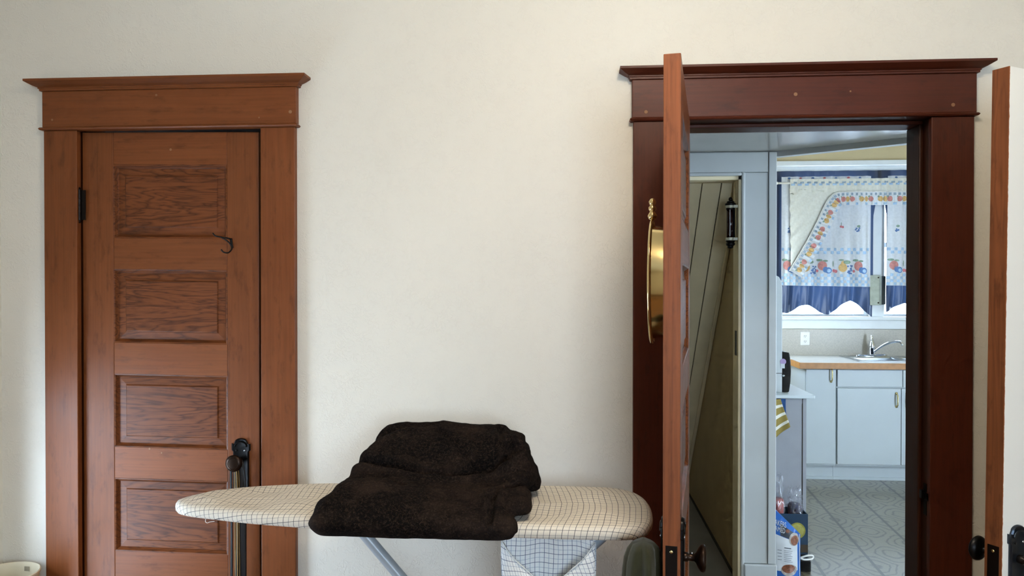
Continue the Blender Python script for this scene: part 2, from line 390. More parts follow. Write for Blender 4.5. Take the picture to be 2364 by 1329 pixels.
for c in ((LY0 - .08, LY0), (LY1, LY1 + .08)): bx('casing', (CXR, CXR + .02, c[0], c[1], LZ0, LZ1 + .08), M['kwhite'], wr)
bx('pane', (CXR - .07, CXR - .066, LY0, LY1, LZ0, LZ1), M['glass'], wr)
bx('sill', (CXR - .1, CXR + .04, LY0 - .1, LY1 + .1, LZ0 - .03, LZ0), M['kwhite'], wr)

# ------------------------------------------------------------------ hall closet: boards, frame, sloping plank soffit
tr = tag(empty('trim_3'), kind='structure')
bx('head_board', (-.3, .943, CY - .014, CY, COZ + .012, SZ - .004), M['hallwhite'], tr, bevel=.002)
bx('side_board', (CO1 + .004, .943, CY - .012, CY, .172, COZ + .010), M['hallwhite'], tr, bevel=.002)
bx('corner_board', (.945, CXR + .001, CY - .018, CY, .172, SZ - .004), M['hallwhite'], tr, bevel=.003)
bx('plinth', (CO1 + .004, CXR + .006, CY - .026, CY, 0, .170), M['hallwhite'], tr, bevel=.006)
for q in ((CO1 - .010, CO1 + .006, CY - .018, CY + .01, 0, COZ + .012), (CO0 - .006, CO0 + .010, CY - .018, CY + .01, 0, COZ + .012)):
    bx('edge_bead', q, M['hallwhite'], tr, bevel=.005)
bx('edge_bead', (CO0 + .01, CO1 - .010, CY - .018, CY + .01, COZ - .004, COZ + .012), M['hallwhite'], tr, bevel=.005)
for q in ((CO1 - .022, CO1 - .010, CY + .0, CY + .12, 0, COZ - .02), (CO0 + .010, CO0 + .022, CY, CY + .12, 0, COZ - .02), (CO0 + .022, CO1 - .022, CY, CY + .12, COZ - .022, COZ - .004)):
    bx('inner_jamb', q, M['closet'], tr, bevel=.002)
MB().box(CO1 - .0245, CO1 - .022, CY + .035, CY + .065, 1.17, 1.29).build('latch_plate', M['black'], tr)
w = MB(); w.box(CO0 - .12, CO0 - .02, CY + .12, 3.30, 0, 2.2); w.box(.85, CXR - .12, CY + .12, 3.3, 0, 2.2); w.box(CO0 - .02, .85, 3.25, 3.30, 0, 2.2)
S('wall_closet_inside', w, plain('closet_brown_cream_paint', 'bda77c', .6, var=.1, scale=4))
cp = tag(empty('ceiling_closet'), kind='structure')
p0 = Vector((0, 1.425, 2.055)); p1 = Vector((0, 3.25, .02)); sl = (p1 - p0).normalized(); nr = Vector((0, -sl.z, sl.y))
if nr.z < 0: nr = -nr
x = .849; pw = .0955
ang = math.atan2(sl.z, sl.y); Ls = (p1 - p0).length
proto = None
for k in range(9):
    x0 = x - (k + 1) * pw
    if proto is None:
        m = MB(); g = .0022; m.box(g, pw - g, 0, Ls, 0, .012)
        proto = m.build('plank', M['closet'], cp, bevel=.002, seg=1); o = proto
    else:
        o = proto.copy(); COL.objects.link(o); o.parent = cp
    o.location = (x0, p0.y, p0.z); o.rotation_euler = (ang, 0, 0)
o = bx('plank_backing', (0, 9 * pw, 0, Ls, .014, .03), M['groove'], cp); o.location = (x - 9 * pw, p0.y, p0.z); o.rotation_euler = (ang, 0, 0)
m = MB().box(0, .022, 0, Ls, -.018, 0); o = m.build('corner_strip', M['closet'], cp, bevel=.005); o.location = (x - .022, p0.y, p0.z); o.rotation_euler = (ang, 0, 0)
tag(bx('floor_closet', (CO0 - .02, .85, CY + .0, 3.25, .0, .004), plain('grey_closet_floor_paint', '77756c', .5, var=.15, scale=4)), kind='structure')
tag(bx('trim_4', (.838, .85, CY + .125, 3.2, 0, .012), M['groove']), kind='structure')

# ------------------------------------------------------------------ door casings
def casing(name, x0, x1, xi0, xi1, wz, wx, jm, jx0, jx1, head, fill):
    root = tag(empty(name), kind='structure'); yf = -.022
    bx('casing_board', (x0, xi0, yf, 0, 0, 2.036), wz, root, bevel=.002)
    bx('casing_board', (xi1, x1, yf, 0, 0, 2.036), wz, root, bevel=.002)
    # rounded bead under the head board
    rr = []
    for e, z in ((.003, 2.036), (.009, 2.0375), (.012, 2.0415), (.009, 2.0455), (.003, 2.047)):
        rr.append([(x0 - e, yf - e, z), (x1 + e, yf - e, z), (x1 + e, 0, z), (x0 - e, 0, z)])
    MB().rings(rr).build('bead', wx, root)
    bx('head_board', (x0 - .004, x1 + .006, yf - .002, 0, 2.047, 2.167), wx, root, bevel=.002)
    rr = []
    a0, a1 = x0 - .004, x1 + .006
    for e, z in ((.003, 2.167), (.007, 2.168), (.007, 2.1735), (.010, 2.175), (.010, 2.1785), (.014, 2.180), (.022, 2.1835), (.034, 2.1905), (.040, 2.194), (.040, 2.201)):
        rr.append([(a0 - e, yf - e, z), (a1 + e, yf - e, z), (a1 + e, 0, z), (a0 - e, 0, z)])
    MB().rings(rr).build('cornice', wx, root)
    # jambs and stops
    bx('jamb', (jx0 - .02, jx0, 0, .14, 0, head), jm, root); bx('jamb', (jx1, jx1 + .02, 0, .14, 0, head), jm, root)
    bx('head_jamb', (jx0 - .02, jx1 + .02, 0, .14, head, head + .02), jm, root)
    for (px, pz, r_) in fill:
        m = MB(); m.lathe([(r_, yf - .0024), (r_ * .9, yf - .0028)], 'y', (px, 0, pz), 10)
        m.build('filler_dot', M['pan'], root)
    return root
c1 = casing('trim_1', -1.765, -.901, -1.649, -1.017, M['wood_z'], M['wood_x'], M['jamb'], D1[0], D1[1], D1[2],
            [(-1.733, 2.072, .004), (-.915, 2.085, .006), (-1.37, 2.148, .004), (-1.02, 2.068, .003)])
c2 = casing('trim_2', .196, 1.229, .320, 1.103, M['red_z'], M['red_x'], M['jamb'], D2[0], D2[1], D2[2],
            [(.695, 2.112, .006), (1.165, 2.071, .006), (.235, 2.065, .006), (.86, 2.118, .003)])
bx('door_stop', (D2[1] - .012, D2[1], .045, .14, 0, D2[2] - .012), M['jamb'], c2, bevel=.003)
bx('door_stop', (D2[0], D2[0] + .012, .045, .14, 0, D2[2] - .012), M['jamb'], c2, bevel=.003)
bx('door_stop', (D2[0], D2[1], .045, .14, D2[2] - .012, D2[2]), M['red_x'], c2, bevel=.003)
m = MB().box(D2[1] - .003, D2[1], .008, .030, .80, .898).box(D2[1] - .016, D2[1] - .003, .010, .026, .853, .879).box(D2[1] - .005, D2[1], -.012, .01, .848, .874)
m.build('strike_plate', M['black'], c2, bevel=.001)

# ------------------------------------------------------------------ panelled doors
def panel_mb(x0, x1, z0, z1, t, sh):
    """raised panel with moulded sticking on both faces"""
    m = MB()
    for s, yy in ((1, 0.0), (-1, t)):
        rr = []
        for ins, dy in ((0, 0.0), (.004, .001), (.010, .010), (.0125, .013), (.036, .0105), (.0385, .0075), (.0405, .0070)):
            y = yy + s * dy
            rr.append([(x0 + ins, y, z0 + ins), (x1 - ins, y, z0 + ins), (x1 - ins, y, z1 - ins), (x0 + ins, y, z1 - ins)])
        n = len(m.v); m.rings(rr, cap=False); q = len(m.v) - 4; m.add([], [])
        m.f.append((q, q + 1, q + 2, q + 3)); m.mi.append(0)
    h_ = len(m.v) // 2
    for j in range(4): m.f.append((j, (j + 1) % 4, h_ + (j + 1) % 4, h_ + j)); m.mi.append(0)
    m.v = [(x, y, z - sh * x) for x, y, z in m.v]
    return m
def make_door(root, W, H, T, tops, ph, stile, mats, edge=None, sh=0.0, lo=.0):
    wz, wx, wp = mats
    def shear(m): m.v = [(x, y, z - sh * x) for x, y, z in m.v]; return m
    for a, b in ((0, stile), (W - stile, W)):
        m = MB().box(a, b, 0, T, 0, H); mm = wz
        if edge is not None: m.mi = [0, 0, 0, 0, 1, 1]; mm = [wz, edge]
        shear(m).build('stile', mm, root, bevel=0.0 if edge is not None else .0018)
    zs = [H] + [z for t0 in tops for z in (t0, t0 - ph)] + [0]
    for i in range(0, len(zs), 2):
        shear(MB().box(stile + .0004, W - stile - .0004, .0004, T - .0004, zs[i + 1], zs[i])).build('rail', wx, root, bevel=.0012)
    for t0 in tops: panel_mb(stile, W - stile, t0 - ph, t0, T, sh).build('panel', wp, root)

def escutcheon(name, root, at, ny, h=.20, w=.054, mat=None):
    mat = mat or M['black']
    """long cast plate with arched stepped top; local plane xz, facing ny*y"""
    m = MB(); x0, y0, z0 = at
    def outline(k, ze):
        hw = w / 2 * k; pts = [(-hw, -h), (hw, -h)]
        pts += [(hw, -.030), (hw + .005 * k, -.026), (hw + .005 * k, -.004), (hw - .002, -.006)]
        for a in range(9):
            q = math.pi * a / 8; pts.append((math.cos(q) * hw * .78, .002 + math.sin(q) * .012 * k))
        pts += [(-hw + .002, -.006), (-hw - .005 * k, -.004), (-hw - .005 * k, -.026), (-hw, -.030)]
        return [(x0 + px, y0 + ny * ze, z0 + pz) for px, pz in pts]
    m.rings([outline(1, 0), outline(1, .004), outline(.86, .007), outline(.80, .0065)])
    o = m.build(name, mat, root, auto=35)
    # arched rib and screws
    m2 = MB(); m2.tube([(x0 + math.cos(q) * w * .36, y0 + ny * .008, z0 - .014 + math.sin(q) * .016) for q in [math.pi * k / 10 for k in range(11)]], .0022, 8)
    m2.build('rib', mat, o, smooth=True)
    for sx in (-.014, .014):
        MB().lathe([(.0035, y0 + ny * .0064), (.003, y0 + ny * .0082), (.0012, y0 + ny * .0088)], 'y', (x0 + sx, 0, z0 - .026), 10).build('screw', M['steel'] if sx > 0 else M['iron'], o, smooth=True)
    return o
def knob(name, root, at, ny, mat, kr=1.0, kl=1.0):
    x0, y0, z0 = at; s = ny
    prof = [(.0095, .0), (.0105, .004), (.0105, .012), (.0085, .014), (.0085, .030), (.011, .034), (.020, .040), (.026, .046), (.0275, .052), (.0275, .0545), (.0245, .0585), (.018, .0605), (.017, .0595), (.012, .0605), (.0005, .061)]
    o = MB().lathe([(r * (kr if h > .032 else 1), s * h * kl) for r, h in prof], 'y', (x0, y0, z0), 32).build(name, mat, root, auto=50)
    MB().lathe([(.0032, s * .0), (.003, s * .003), (.0005, s * .004)], 'z', (x0, y0 + s * .020, z0 + .008 * 1), 10).build('set_screw', M['steel'], o, smooth=True)
    return o
# closed door on the left
TOPS = [1.916, 1.5635, 1.211, .8585, .506]; PH = .247
d1 = tag(empty('door_1', (-1.647, .005, .010)), 'closed five-panel stained wood door with a coat hook and black knob plate', kind='structure')
make_door(d1, .613, 2.024, .036, TOPS, PH, .109, (M['wood_z'], M['wood_x'], M['panel']), sh=.012)
h = MB().lathe([(.0015, -.061), (.004, -.058), (.003, -.0535), (.0055, -.052), (.0055, -.022)], 'z', (0, 0, 0), 14)
h.lathe([(.0055, -.0212), (.0055, .000)], 'z', seg=14); h.lathe([(.0055, .001), (.0055, .020)], 'z', seg=14); h.lathe([(.0055, .021), (.0055, .0515), (.003, .053), (.004, .0565), (.0015, .060)], 'z', seg=14)
h.box(-.003, .016, .001, .004, -.05, .05)
o = h.build('hinge', M['iron'], d1, auto=40); o.location = (-.003, -.013, 1.778); o.scale = (1.25, 1.25, 1.0)
ck = MB(); ck.tube([tuple(p) for p in catmull([(.005, -.012, .012), (-.008, -.020, .016), (-.022, -.030, .018), (-.033, -.035, .022), (-.040, -.036, .030)], 6)], .0022, 8)
ck.tube([tuple(p) for p in catmull([(-.016, -.026, .016), (.0, -.02, .006), (.010, -.012, -.008), (.014, -.014, -.022), (.008, -.026, -.034), (-.003, -.036, -.033), (-.010, -.040, -.024)], 6)], .0024, 8)
ck.tube([tuple(p) for p in catmull([(.006, -.002, .014), (.008, -.003, 0), (.012, -.004, -.018)], 5)], .0042, 8, flat=.6)
ck.tube([tuple(p) for p in catmull([(.006, -.004, .012), (.002, -.012, .014), (-.006, -.019, .0155)], 4)], .0024, 8)
o = ck.build('coat_hook', M['black'], d1, smooth=True); o.location = (.512, 0, 1.650 - .0)
escutcheon('escutcheon', d1, (.551, 0, .985), -1, .19)
knob('knob', d1, (.551, -.006, .928), -1, M['bronze'])
for (px, pz, r_) in ((.310, 1.962, .0045), (.233, .958, .004), (.275, .945, .003)):
    MB().lathe([(r_, -.0004), (r_ * .9, -.0008)], 'y', (px, 0, pz), 10).build('filler_dot', M['pan'], d1)

# open door of the kitchen doorway, swung past square into the room
d2 = tag(empty('door_2', (.335, -.012, .010), R(-100.1)), 'open stained wood door seen almost edge-on with dark bronze knob', kind='structure')
make_door(d2, .750, 2.024, .038, TOPS, PH, .112, (M['open_z'], M['open_x'], M['panel']))
escutcheon('escutcheon', d2, (.685, .038, .965), 1, .19); knob('knob', d2, (.685, .042, .890), 1, M['bronze'], 1.13, .86)
escutcheon('escutcheon', d2, (.685, 0, .965), -1, .19); knob('knob', d2, (.685, -.006, .890), -1, M['bronze'], .6, .7)
lp = MB().box(.7495, .7512, .006, .032, .775, .934).build('lock_plate', M['iron'], d2, bevel=.0006)
MB().box(.751, .760, .012, .024, .80, .845).build('latch_bolt', M['bronze'], lp, bevel=.002)
MB().lathe([(.004, .7512), (.0035, .7525), (.0005, .753)], 'x', (0, .019, .921), 12).build('screw', M['pbrass'], lp, smooth=True)
for z in (.25, 1.02, 1.78):
    MB().lathe([(.0055, z - .05), (.0055, z + .05)], 'z', (-.006, -.004, 0), 12).build('hinge', M['iron'], d2, smooth=True)

# white painted door standing open at the right, its latch edge left bare
t = NT('worn_white_door_paint'); v = t.co('Object'); sx = t.n('ShaderNodeSeparateXYZ'); t.ln(v, sx.inputs[0])
jag = t.math('MULTIPLY', t.noise(t.co('Object', (30, 30, 40)), 1.0, 4, .7), .0065)
msk = t.math('LESS_THAN', sx.outputs[0], t.math('SUBTRACT', jag, .0008))
M['worn'] = t.set(t.mix(msk, lin('eeeae0'), lin('96552c')), .45)
M['doorwhite'] = plain('white_door_paint', 'eeeae0', .45, var=.03, scale=3)
d3 = tag(empty('door_3', (.991, -.609, .010), R(28.1)), 'white painted door ajar at right edge with bare brown latch edge', kind='structure')
d3.rotation_euler.y = R(.95)
make_door(d3, .745, 2.024, .041, TOPS, PH, .112, (M['worn'], M['doorwhite'], M['doorwhite']), edge=M['raw'])
escutcheon('escutcheon', d3, (.052, 0, .933), -1, .20, .056, plain('blue_grey_cast_iron', '3c434c', .32, .85, var=.25)); knob('knob', d3, (.052, -.006, .868), -1, M['iron'])
escutcheon('escutcheon', d3, (.052, .041, .933), 1, .20, .056); knob('knob', d3, (.052, .047, .862), 1, M['black'], 1.1, .9)
lp = MB().box(-.0012, .0005, .006, .034, .725, .898).build('lock_plate', M['iron'], d3, bevel=.0006)
MB().box(-.012, -.001, .014, .027, .76, .822).build('latch_bolt', M['steel'], lp, bevel=.002)
MB().lathe([(.004, -.0012), (.0035, -.0025), (.0005, -.003)], 'x', (0, .020, .885), 12).build('screw', M['pbrass'], lp, smooth=True)

# ================================================================== MAIN ROOM THINGS
# ------------------------------------------------------------------ check cloth
def check_cloth(name, base, l1, l2, sp=.0162, lw=.00085):
    t = NT(name); uv = t.n('ShaderNodeTexCoord').outputs['UV']
    wn = t.n('ShaderNodeTexNoise'); t.ln(uv, wn.inputs['Vector']); wn.inputs['Scale'].default_value = 6; wn.inputs['Detail'].default_value = 1
    sb = t.n('ShaderNodeVectorMath', operation='SUBTRACT'); t.ln(wn.outputs['Color'], sb.inputs[0]); sb.inputs[1].default_value = (.5, .5, .5)
    sc = t.n('ShaderNodeVectorMath', operation='SCALE'); t.ln(sb.outputs[0], sc.inputs[0]); sc.inputs['Scale'].default_value = .010
    ad = t.n('ShaderNodeVectorMath', operation='ADD'); t.ln(uv, ad.inputs[0]); t.ln(sc.outputs[0], ad.inputs[1])
    sp_ = t.n('ShaderNodeSeparateXYZ'); t.ln(ad.outputs[0], sp_.inputs[0])
    def lines(s, per, off, wdt):
        f = t.math('FRACT', t.math('MULTIPLY_ADD', s, 1 / per, off)); d = t.math('MULTIPLY', t.math('ABSOLUTE', t.math('SUBTRACT', f, .5)), per)
        return t.math('LESS_THAN', d, wdt)
    x, y = sp_.outputs[0], sp_.outputs[1]
    a = t.math('MAXIMUM', lines(x, sp * 2, 0, lw * 1.15), lines(y, sp * 2, 0, lw * 1.15))
    b = t.math('MAXIMUM', lines(x, sp * 2, .5, lw * 1.0), lines(y, sp * 2, .5, lw * .75))
    c = t.mix(t.math('MULTIPLY', b, .75), t.mix(t.noise(uv, 14, 3), base, tuple(q * .93 for q in base[:3]) + (1,)), l2)
    c = t.mix(t.math('MULTIPLY', a, .9), c, l1)
    t.bump(t.noise(uv, 420, 2), .12, .001)
    return t.set(c, .85, 0, .2)
M['check'] = check_cloth('check_cover_cloth', lin('e6dccb'), lin('252b3a'), lin('3a4152'), .0155, .00062)
M['check2'] = check_cloth('blue_check_bag_cloth', lin('eff0ee'), lin('2c4166'), lin('6a80a0'), .0125, .0006)

# ------------------------------------------------------------------ ironing board
ib = tag(empty('ironing_board', (-.45, -.36, 0)), 'ironing board with cream and navy check cover and grey tube legs', 'ironing board')
IBO = Vector((-.45, -.36, 0))
outl = [(-1.105, -.405), (-1.085, -.345), (-1.02, -.280), (-.90, -.225), (-.70, -.186), (-.40, -.170), (-.09, -.165), (.10, -.172), (.175, -.205), (.212, -.29), (.217, -.41), (.200, -.505), (.150, -.552), (.02, -.560), (-.30, -.553), (-.60, -.535), (-.80, -.510), (-.95, -.478), (-1.06, -.447)]
ol = [Vector((p.x, p.y)) for p in catmull([(a, b, 0) for a, b in outl], 7, True)]
n = len(ol); cen = Vector((-.42, -.365)); nrm = []
for i in range(n):
    tg = (ol[(i + 1) % n] - ol[i - 1]).normalized(); q = Vector((tg.y, -tg.x))
    if q.dot(ol[i] - Vector((max(-.95, min(.08, ol[i].x)), -.37 - .0 * ol[i].x))) < 0: q = -q
    nrm.append(q)
m = MB(); rings = []; uvs = []
spine = [Vector((max(-.98, min(.07, p.x)), -.366 - .03 * max(0, (-.5 - p.x)))) for p in ol]
for ins, z, ext in ((None, .9215, 0), (.55, .9215, 0), (.030, .9205, 0), (.014, .9195, 0), (.006, .9165, .004), (.001, .910, .012), (.0, .902, .020), (.001, .893, .029), (.006, .886, .037), (.014, .883, .045), (.05, .882, .08)):
    r_ = []; u_ = []
    for i in range(n):
        if ins is None: p = spine[i]; f = None
        elif ins == .55: p = ol[i].lerp(spine[i], .5)
        else: p = ol[i] - nrm[i] * ins
        r_.append((p.x - IBO.x, p.y - IBO.y, z + .0018 * math.sin(p.x * 23) * (ins or 0) * 10))
        e = p + nrm[i] * ext * 1.15; u_.append((e.x + .02 * math.sin((e.y + .2) * 9), e.y))
    rings.append(r_); uvs += u_
m.rings(rings, cap=False)
for i, u in enumerate(uvs): m.uv[i] = u
m.build('cover', M['check'], ib, smooth=True)
fr = MB(); q = [ol[i] - nrm[i] * .07 for i in range(0, n, 2)]
fr.rings([[(p.x - IBO.x, p.y - IBO.y, z) for p in q] for z in (.868, .886)])
fr.build('deck', M['leggrey'], ib)
def leg(name, pts, r=.0158):
    return MB().tube([tuple(Vector(p) - IBO) for p in pts], r, 14).build(name, M['leggrey'], ib, smooth=True)
# crossing legs: one from the nose side down to the right, one pair from the square end down to the left
leg('leg', catmull([(-.640, -.36, .868), (-.622, -.36, .856), (-.595, -.36, .838), (-.556, -.36, .795), (-.30, -.36, .50), (.09, -.36, .030)], 8))
leg('foot_bar', [(.09, -.52, .016), (.09, -.20, .016)], .0135)
for yy in (-.44, -.28):
    leg('leg', catmull([(.10, yy, .868), (.075, yy, .845), (.03, yy, .80), (-.20, yy, .555), (-.70, yy, .03)], 8), .011)
leg('foot_bar', [(-.70, -.50, .014), (-.70, -.22, .014)], .0115)
leg('pivot_bolt', [(-.275, -.47, .475), (-.275, -.25, .475)], .006)
# cloth bag slung under the square end
pk = empty('storage_bag', (0, 0, 0), 0, ib)
def back(u, v):
    w_ = .120 + .004 * math.sin(v * 5) - .006 * v
    return (-.058 + (u - .5) * 2 * w_ - IBO.x, -.512 + .035 * math.sin(math.pi * u) + .006 * math.sin(u * 17 + v * 4) - IBO.y, .884 - v * .26)
m = MB().sheet(back, 26, 14, lambda u, v: (u * .25, v * .26)); m.build('bag_back', M['check2'], pk, smooth=True, solid=.0015)
for s in (-1, 1):
    def flap(u, v, s=s):
        # u: 0 at the outer side edge, 1 along the slanting hem
        zt = .868 - .118 * u ** .85; zb = .62
        x = -.058 + s * (.1195 - .008 * v - .116 * u)
        z = zt + (zb - zt) * v
        y = -.520 - .018 * math.sin(math.pi * min(1, u * .9 + .1)) - .006 * math.sin(9 * u + 7 * v) - .02 * v
        return (x - IBO.x, y - IBO.y, z)
    m = MB().sheet(flap, 18, 14, lambda u, v, s=s: (s * u * .17 + .09 * v, v * .22 + u * .10)); m.build('bag_front', M['check2'], pk, smooth=True, solid=.0015)
    m = MB(); m.sheet(lambda u, w2, s=s: tuple(Vector(flap(u, 0, s)) + Vector((-s * .004 * w2 * 2, -.0025, -.009 * (w2 - .35)))), 18, 2, lambda u, v: (u * .16, v * .0)); m.build('bag_hem', plain('hem_tape', 'e4e6e3', .8, var=.05) if 'hem_tape' not in bpy.data.materials else bpy.data.materials['hem_tape'], pk, smooth=True, solid=.002)
# loose thread under the nose and at the square end
MB().tube([tuple(Vector(p) - IBO) for p in catmull([(-.990, -.462, .886), (-.988, -.468, .880), (-.982, -.470, .877), (-.975, -.470, .880), (-.960, -.474, .883)], 5)], .0007, 6).build('loose_thread', M['whitepaint'], ib, smooth=True)
MB().tube([tuple(Vector(p) - IBO) for p in ((.185, -.53, .884), (.186, -.531, .862))], .0010, 6).build('loose_thread', M['whitepaint'], ib, smooth=True)

# ------------------------------------------------------------------ folded black blanket
t = NT('black_fleece'); v = t.co('Object'); f1 = t.noise(v, 10, 4, .6); f2 = t.noise(v, 170, 3, .7, .8)
c = t.mix(t.ramp(f1, [(.45, 0.), (.7, 1.)]), lin('100d0c'), lin('2a211c')); c = t.mix(t.ramp(f2, [(.48, 0.), (.8, .6)]), c, lin('4c3d32'))
t.bump(t.math('ADD', f2, t.math('MULTIPLY', t.noise(v, 45, 4), 1.2)), .5, .004)
M['fleece'] = t.set(c, 1.0, 0, .05)
BO = Vector((-.37, -.38, .921))
def blanket():
    m = MB(); NA = 40; rings = []
    def sec(a):
        # cross-section (back -> over the top -> front roll -> underneath), a runs left to right
        top = 1.086 + .026 * math.sin(math.pi * min(1, a * .75 + .10)) ; mid = 1.004 + .010 * math.sin(a * 5 + .5); fr = .984 + .016 * math.cos((a - .12) * 4.2)
        nose = -.628 - .012 * math.cos(a * 5)
        p = [(-.205, .928), (-.188, .96), (-.186, 1.02), (-.196, top - .012), (-.222, top), (-.275, top - .012), (-.335, top - .040), (-.375, mid + .012), (-.405, mid), (-.455, mid - .010), (-.505, fr + .010), (-.555, fr), (-.600, fr - .014), (nose, .945), (nose - .004, .925), (-.612, .902), (-.590, .890), (-.576, .889), (-.574, .908), (-.566, .9255), (-.50, .9255), (-.40, .9255), (-.30, .9255)]
        return p
    for k in range(NA + 1):
        a = k / NA
        ends = min(1, min(a / .07, (1 - a) / .045)); sq = math.sqrt(max(0, 1 - (1 - ends) ** 2)) if ends < 1 else 1
        sq = max(sq, .08)
        ring = []
        P = catmull([(0, y, z) for y, z in sec(a)], 3, True)
        for q in P:
            b = min(1, max(0, (-.19 - q.y) / .44))
            zz = .935 + (q.z - .935) * (.35 + .65 * sq) if q.z > .935 else q.z
            hgt = max(0, q.z - .93) / .18
            xl = -.655 + .05 * hgt + .035 * (1 - b); xr = -.122 - .055 * hgt * (1 - b) - .030 * b
            ring.append((xl + (xr - xl) * a, -.39 + (q.y + .39) * (.8 + .2 * sq), zz))
        rings.append(ring)
    m.rings(rings)
    # stacked fold ends at the right
    def lump(c, r, ry=0, rz=0):
        mt = Matrix.Rotation(R(rz), 3, 'Z') @ Matrix.Rotation(R(ry), 3, 'Y'); rr = []
        for i in range(1, 12):
            th = math.pi * i / 12; ring = []
            for k in range(18):
                ph = 2 * math.pi * k / 18
                d = Vector((math.copysign(abs(math.sin(th) * math.cos(ph)) ** .75, math.cos(ph)), math.copysign(abs(math.sin(th) * math.sin(ph)) ** .75, math.sin(ph)), math.copysign(abs(math.cos(th)) ** .75, math.cos(th))))
                ring.append(tuple(Vector(c) + mt @ Vector((d.x * r[0], d.y * r[1], d.z * r[2]))))
            rr.append(ring)
        m.rings(rr)
    lump((-.190, -.265, 1.072), (.058, .070, .024), 3)
    lump((-.172, -.270, 1.045), (.058, .085, .022), 4)
    lump((-.165, -.285, 1.012), (.062, .10, .026), 4)
    lump((-.155, -.30, .985), (.062, .12, .030), 0)
    lump((-.120, -.26, .955), (.034, .055, .026), 0, 10)
    lump((-.150, -.47, .955), (.050, .085, .026), 4, 12)
    lump((-.165, -.585, .925), (.030, .045, .028), 0, 5)
    lump((-.60, -.555, .945), (.045, .075, .042), 0, 0)
    o = m.build('black_blanket', M['fleece'])
    rm = o.modifiers.new('r', 'REMESH'); rm.mode = 'VOXEL'; rm.voxel_size = .0065
    sm = o.modifiers.new('s', 'SMOOTH'); sm.iterations = 5; sm.factor = .5
    dg = bpy.context.evaluated_depsgraph_get(); me = bpy.data.meshes.new_from_object(o.evaluated_get(dg)); o.modifiers.clear(); o.data = me
    creases = [([(-.60, -.36), (-.52, -.375), (-.42, -.40), (-.33, -.40), (-.26, -.375), (-.19, -.36), (-.15, -.33)], .017, .009),
               ([(-.61, -.43), (-.55, -.44), (-.49, -.47), (-.44, -.50)], .010, .008), ([(-.61, -.41), (-.56, -.415), (-.50, -.43)], .008, .007),
               ([(-.39, -.27), (-.33, -.33), (-.27, -.37)], .006, .008), ([(-.58, -.29), (-.50, -.25), (-.40, -.225)], .007, .011),
               ([(-.195, -.50), (-.20, -.56), (-.195, -.62)], .012, .007), ([(-.13, -.42), (-.17, -.46), (-.20, -.49), (-.21, -.53)], .012, .008), ([(-.205, -.24), (-.20, -.30), (-.19, -.36)], .009, .007)]
    me.update()
    nn = [v_.normal.copy() for v_ in me.vertices]
    for v_, nv in zip(me.vertices, nn):
        p = v_.co.copy(); dsp = noise.noise(p * 11) * .0075 + noise.noise(p * 27 + Vector((3, 1, 7))) * .0032 + noise.noise(p * 60) * .0012
        if nv.z > -.2:
            for pl, dep, wd in creases:
                best = 9
                for a, b in zip(pl[:-1], pl[1:]):
                    A = Vector(a); B = Vector(b); P2 = Vector((p.x, p.y)); t_ = max(0, min(1, (P2 - A).dot(B - A) / (B - A).length_squared)); best = min(best, (P2 - A.lerp(B, t_)).length)
                dsp += dep * .55 * math.exp(-((best - 2.2 * wd) / (1.3 * wd)) ** 2) - dep * 1.5 * math.exp(-(best / wd) ** 2)
        elif p.z < .94: dsp *= .3
        v_.co = p + nv * dsp
        if v_.co.z < .9235 and v_.co.y > -.566: v_.co.z = .9235
        v_.co -= BO
    for pl in me.polygons: pl.use_smooth = True
    o.location = BO
    # loose pile: short fibres lying on the cloth
    fz = MB(); rng = random.Random(3); ps = list(me.polygons)
    for k in range(4200):
        p_ = ps[rng.randrange(len(ps))]; c_ = p_.center; n_ = p_.normal
        if n_.z < -.3: continue
        a_ = n_.cross(Vector((rng.uniform(-1, 1), rng.uniform(-1, 1), rng.uniform(-1, 1)))).normalized(); b_ = n_.cross(a_) * .00016
        L_ = rng.uniform(.003, .008); up_ = n_ * rng.uniform(.001, .003)
        fz.add([c_ - b_, c_ + b_, c_ + a_ * L_ * .6 + up_ + b_, c_ + a_ * L_ * .6 + up_ - b_, c_ + a_ * L_ + up_ * .6], [(0, 1, 2, 3), (3, 2, 4)])
    f_ = fz.build('pile_fibres', plain('brown_black_fibre', '31271f', .9, var=.5, scale=40), o); f_['kind'] = 'stuff'
    return o
tag(blanket(), 'folded black fleece blanket piled on the ironing board', 'blanket')

# ------------------------------------------------------------------ cords hung over the closed door's knob
cb = tag(empty('hanging_cords', (-1.096, -.03, .935)), 'bundle of black and tan cords hanging from the closed door knob', 'cords')
M['cordblack'] = plain('black_cord', '0a0a0c', .5, var=.2); M['cordtan'] = plain('tan_cord', '9c7c46', .6, var=.2)
for k in range(13):
    r0 = random.random(); tan = k in (2, 4, 6, 7, 10)
    ox = -.014 + .0036 * k + random.uniform(-.001, .001); sw = random.uniform(-.004, .004); yy = random.uniform(-.010, .010); L_ = random.uniform(.62, .80)
    pts = [(ox * .55, .004, .008 if not tan else .0075), (ox * .85, -.008 + yy, -.012), (ox, -.006 + yy, -.06), (ox + sw, -.004 + yy, -.22), (ox - sw * .5, yy - .004, -.42), (ox + sw, yy - .002, -L_)]
    MB().tube([tuple(p) for p in catmull(pts, 5)], .0026 if not tan else .0017, 7).build('cord', M['cordtan'] if tan else M['cordblack'], cb, smooth=True)
st = MB().tube([tuple(p) for p in catmull([(-.004, -.012, -.01), (.002, -.014, -.10), (.003, -.012, -.30), (.002, -.01, -.75)], 6)], [.016, .017, .017, .017, .017, .017, .018, .018, .018, .018, .018, .018, .018, .018, .018, .018, .018, .018, .016], 14, flat=.35)
o = st.build('strap', M['cordblack'], cb, smooth=True); o.location = (.012, .010, 0)

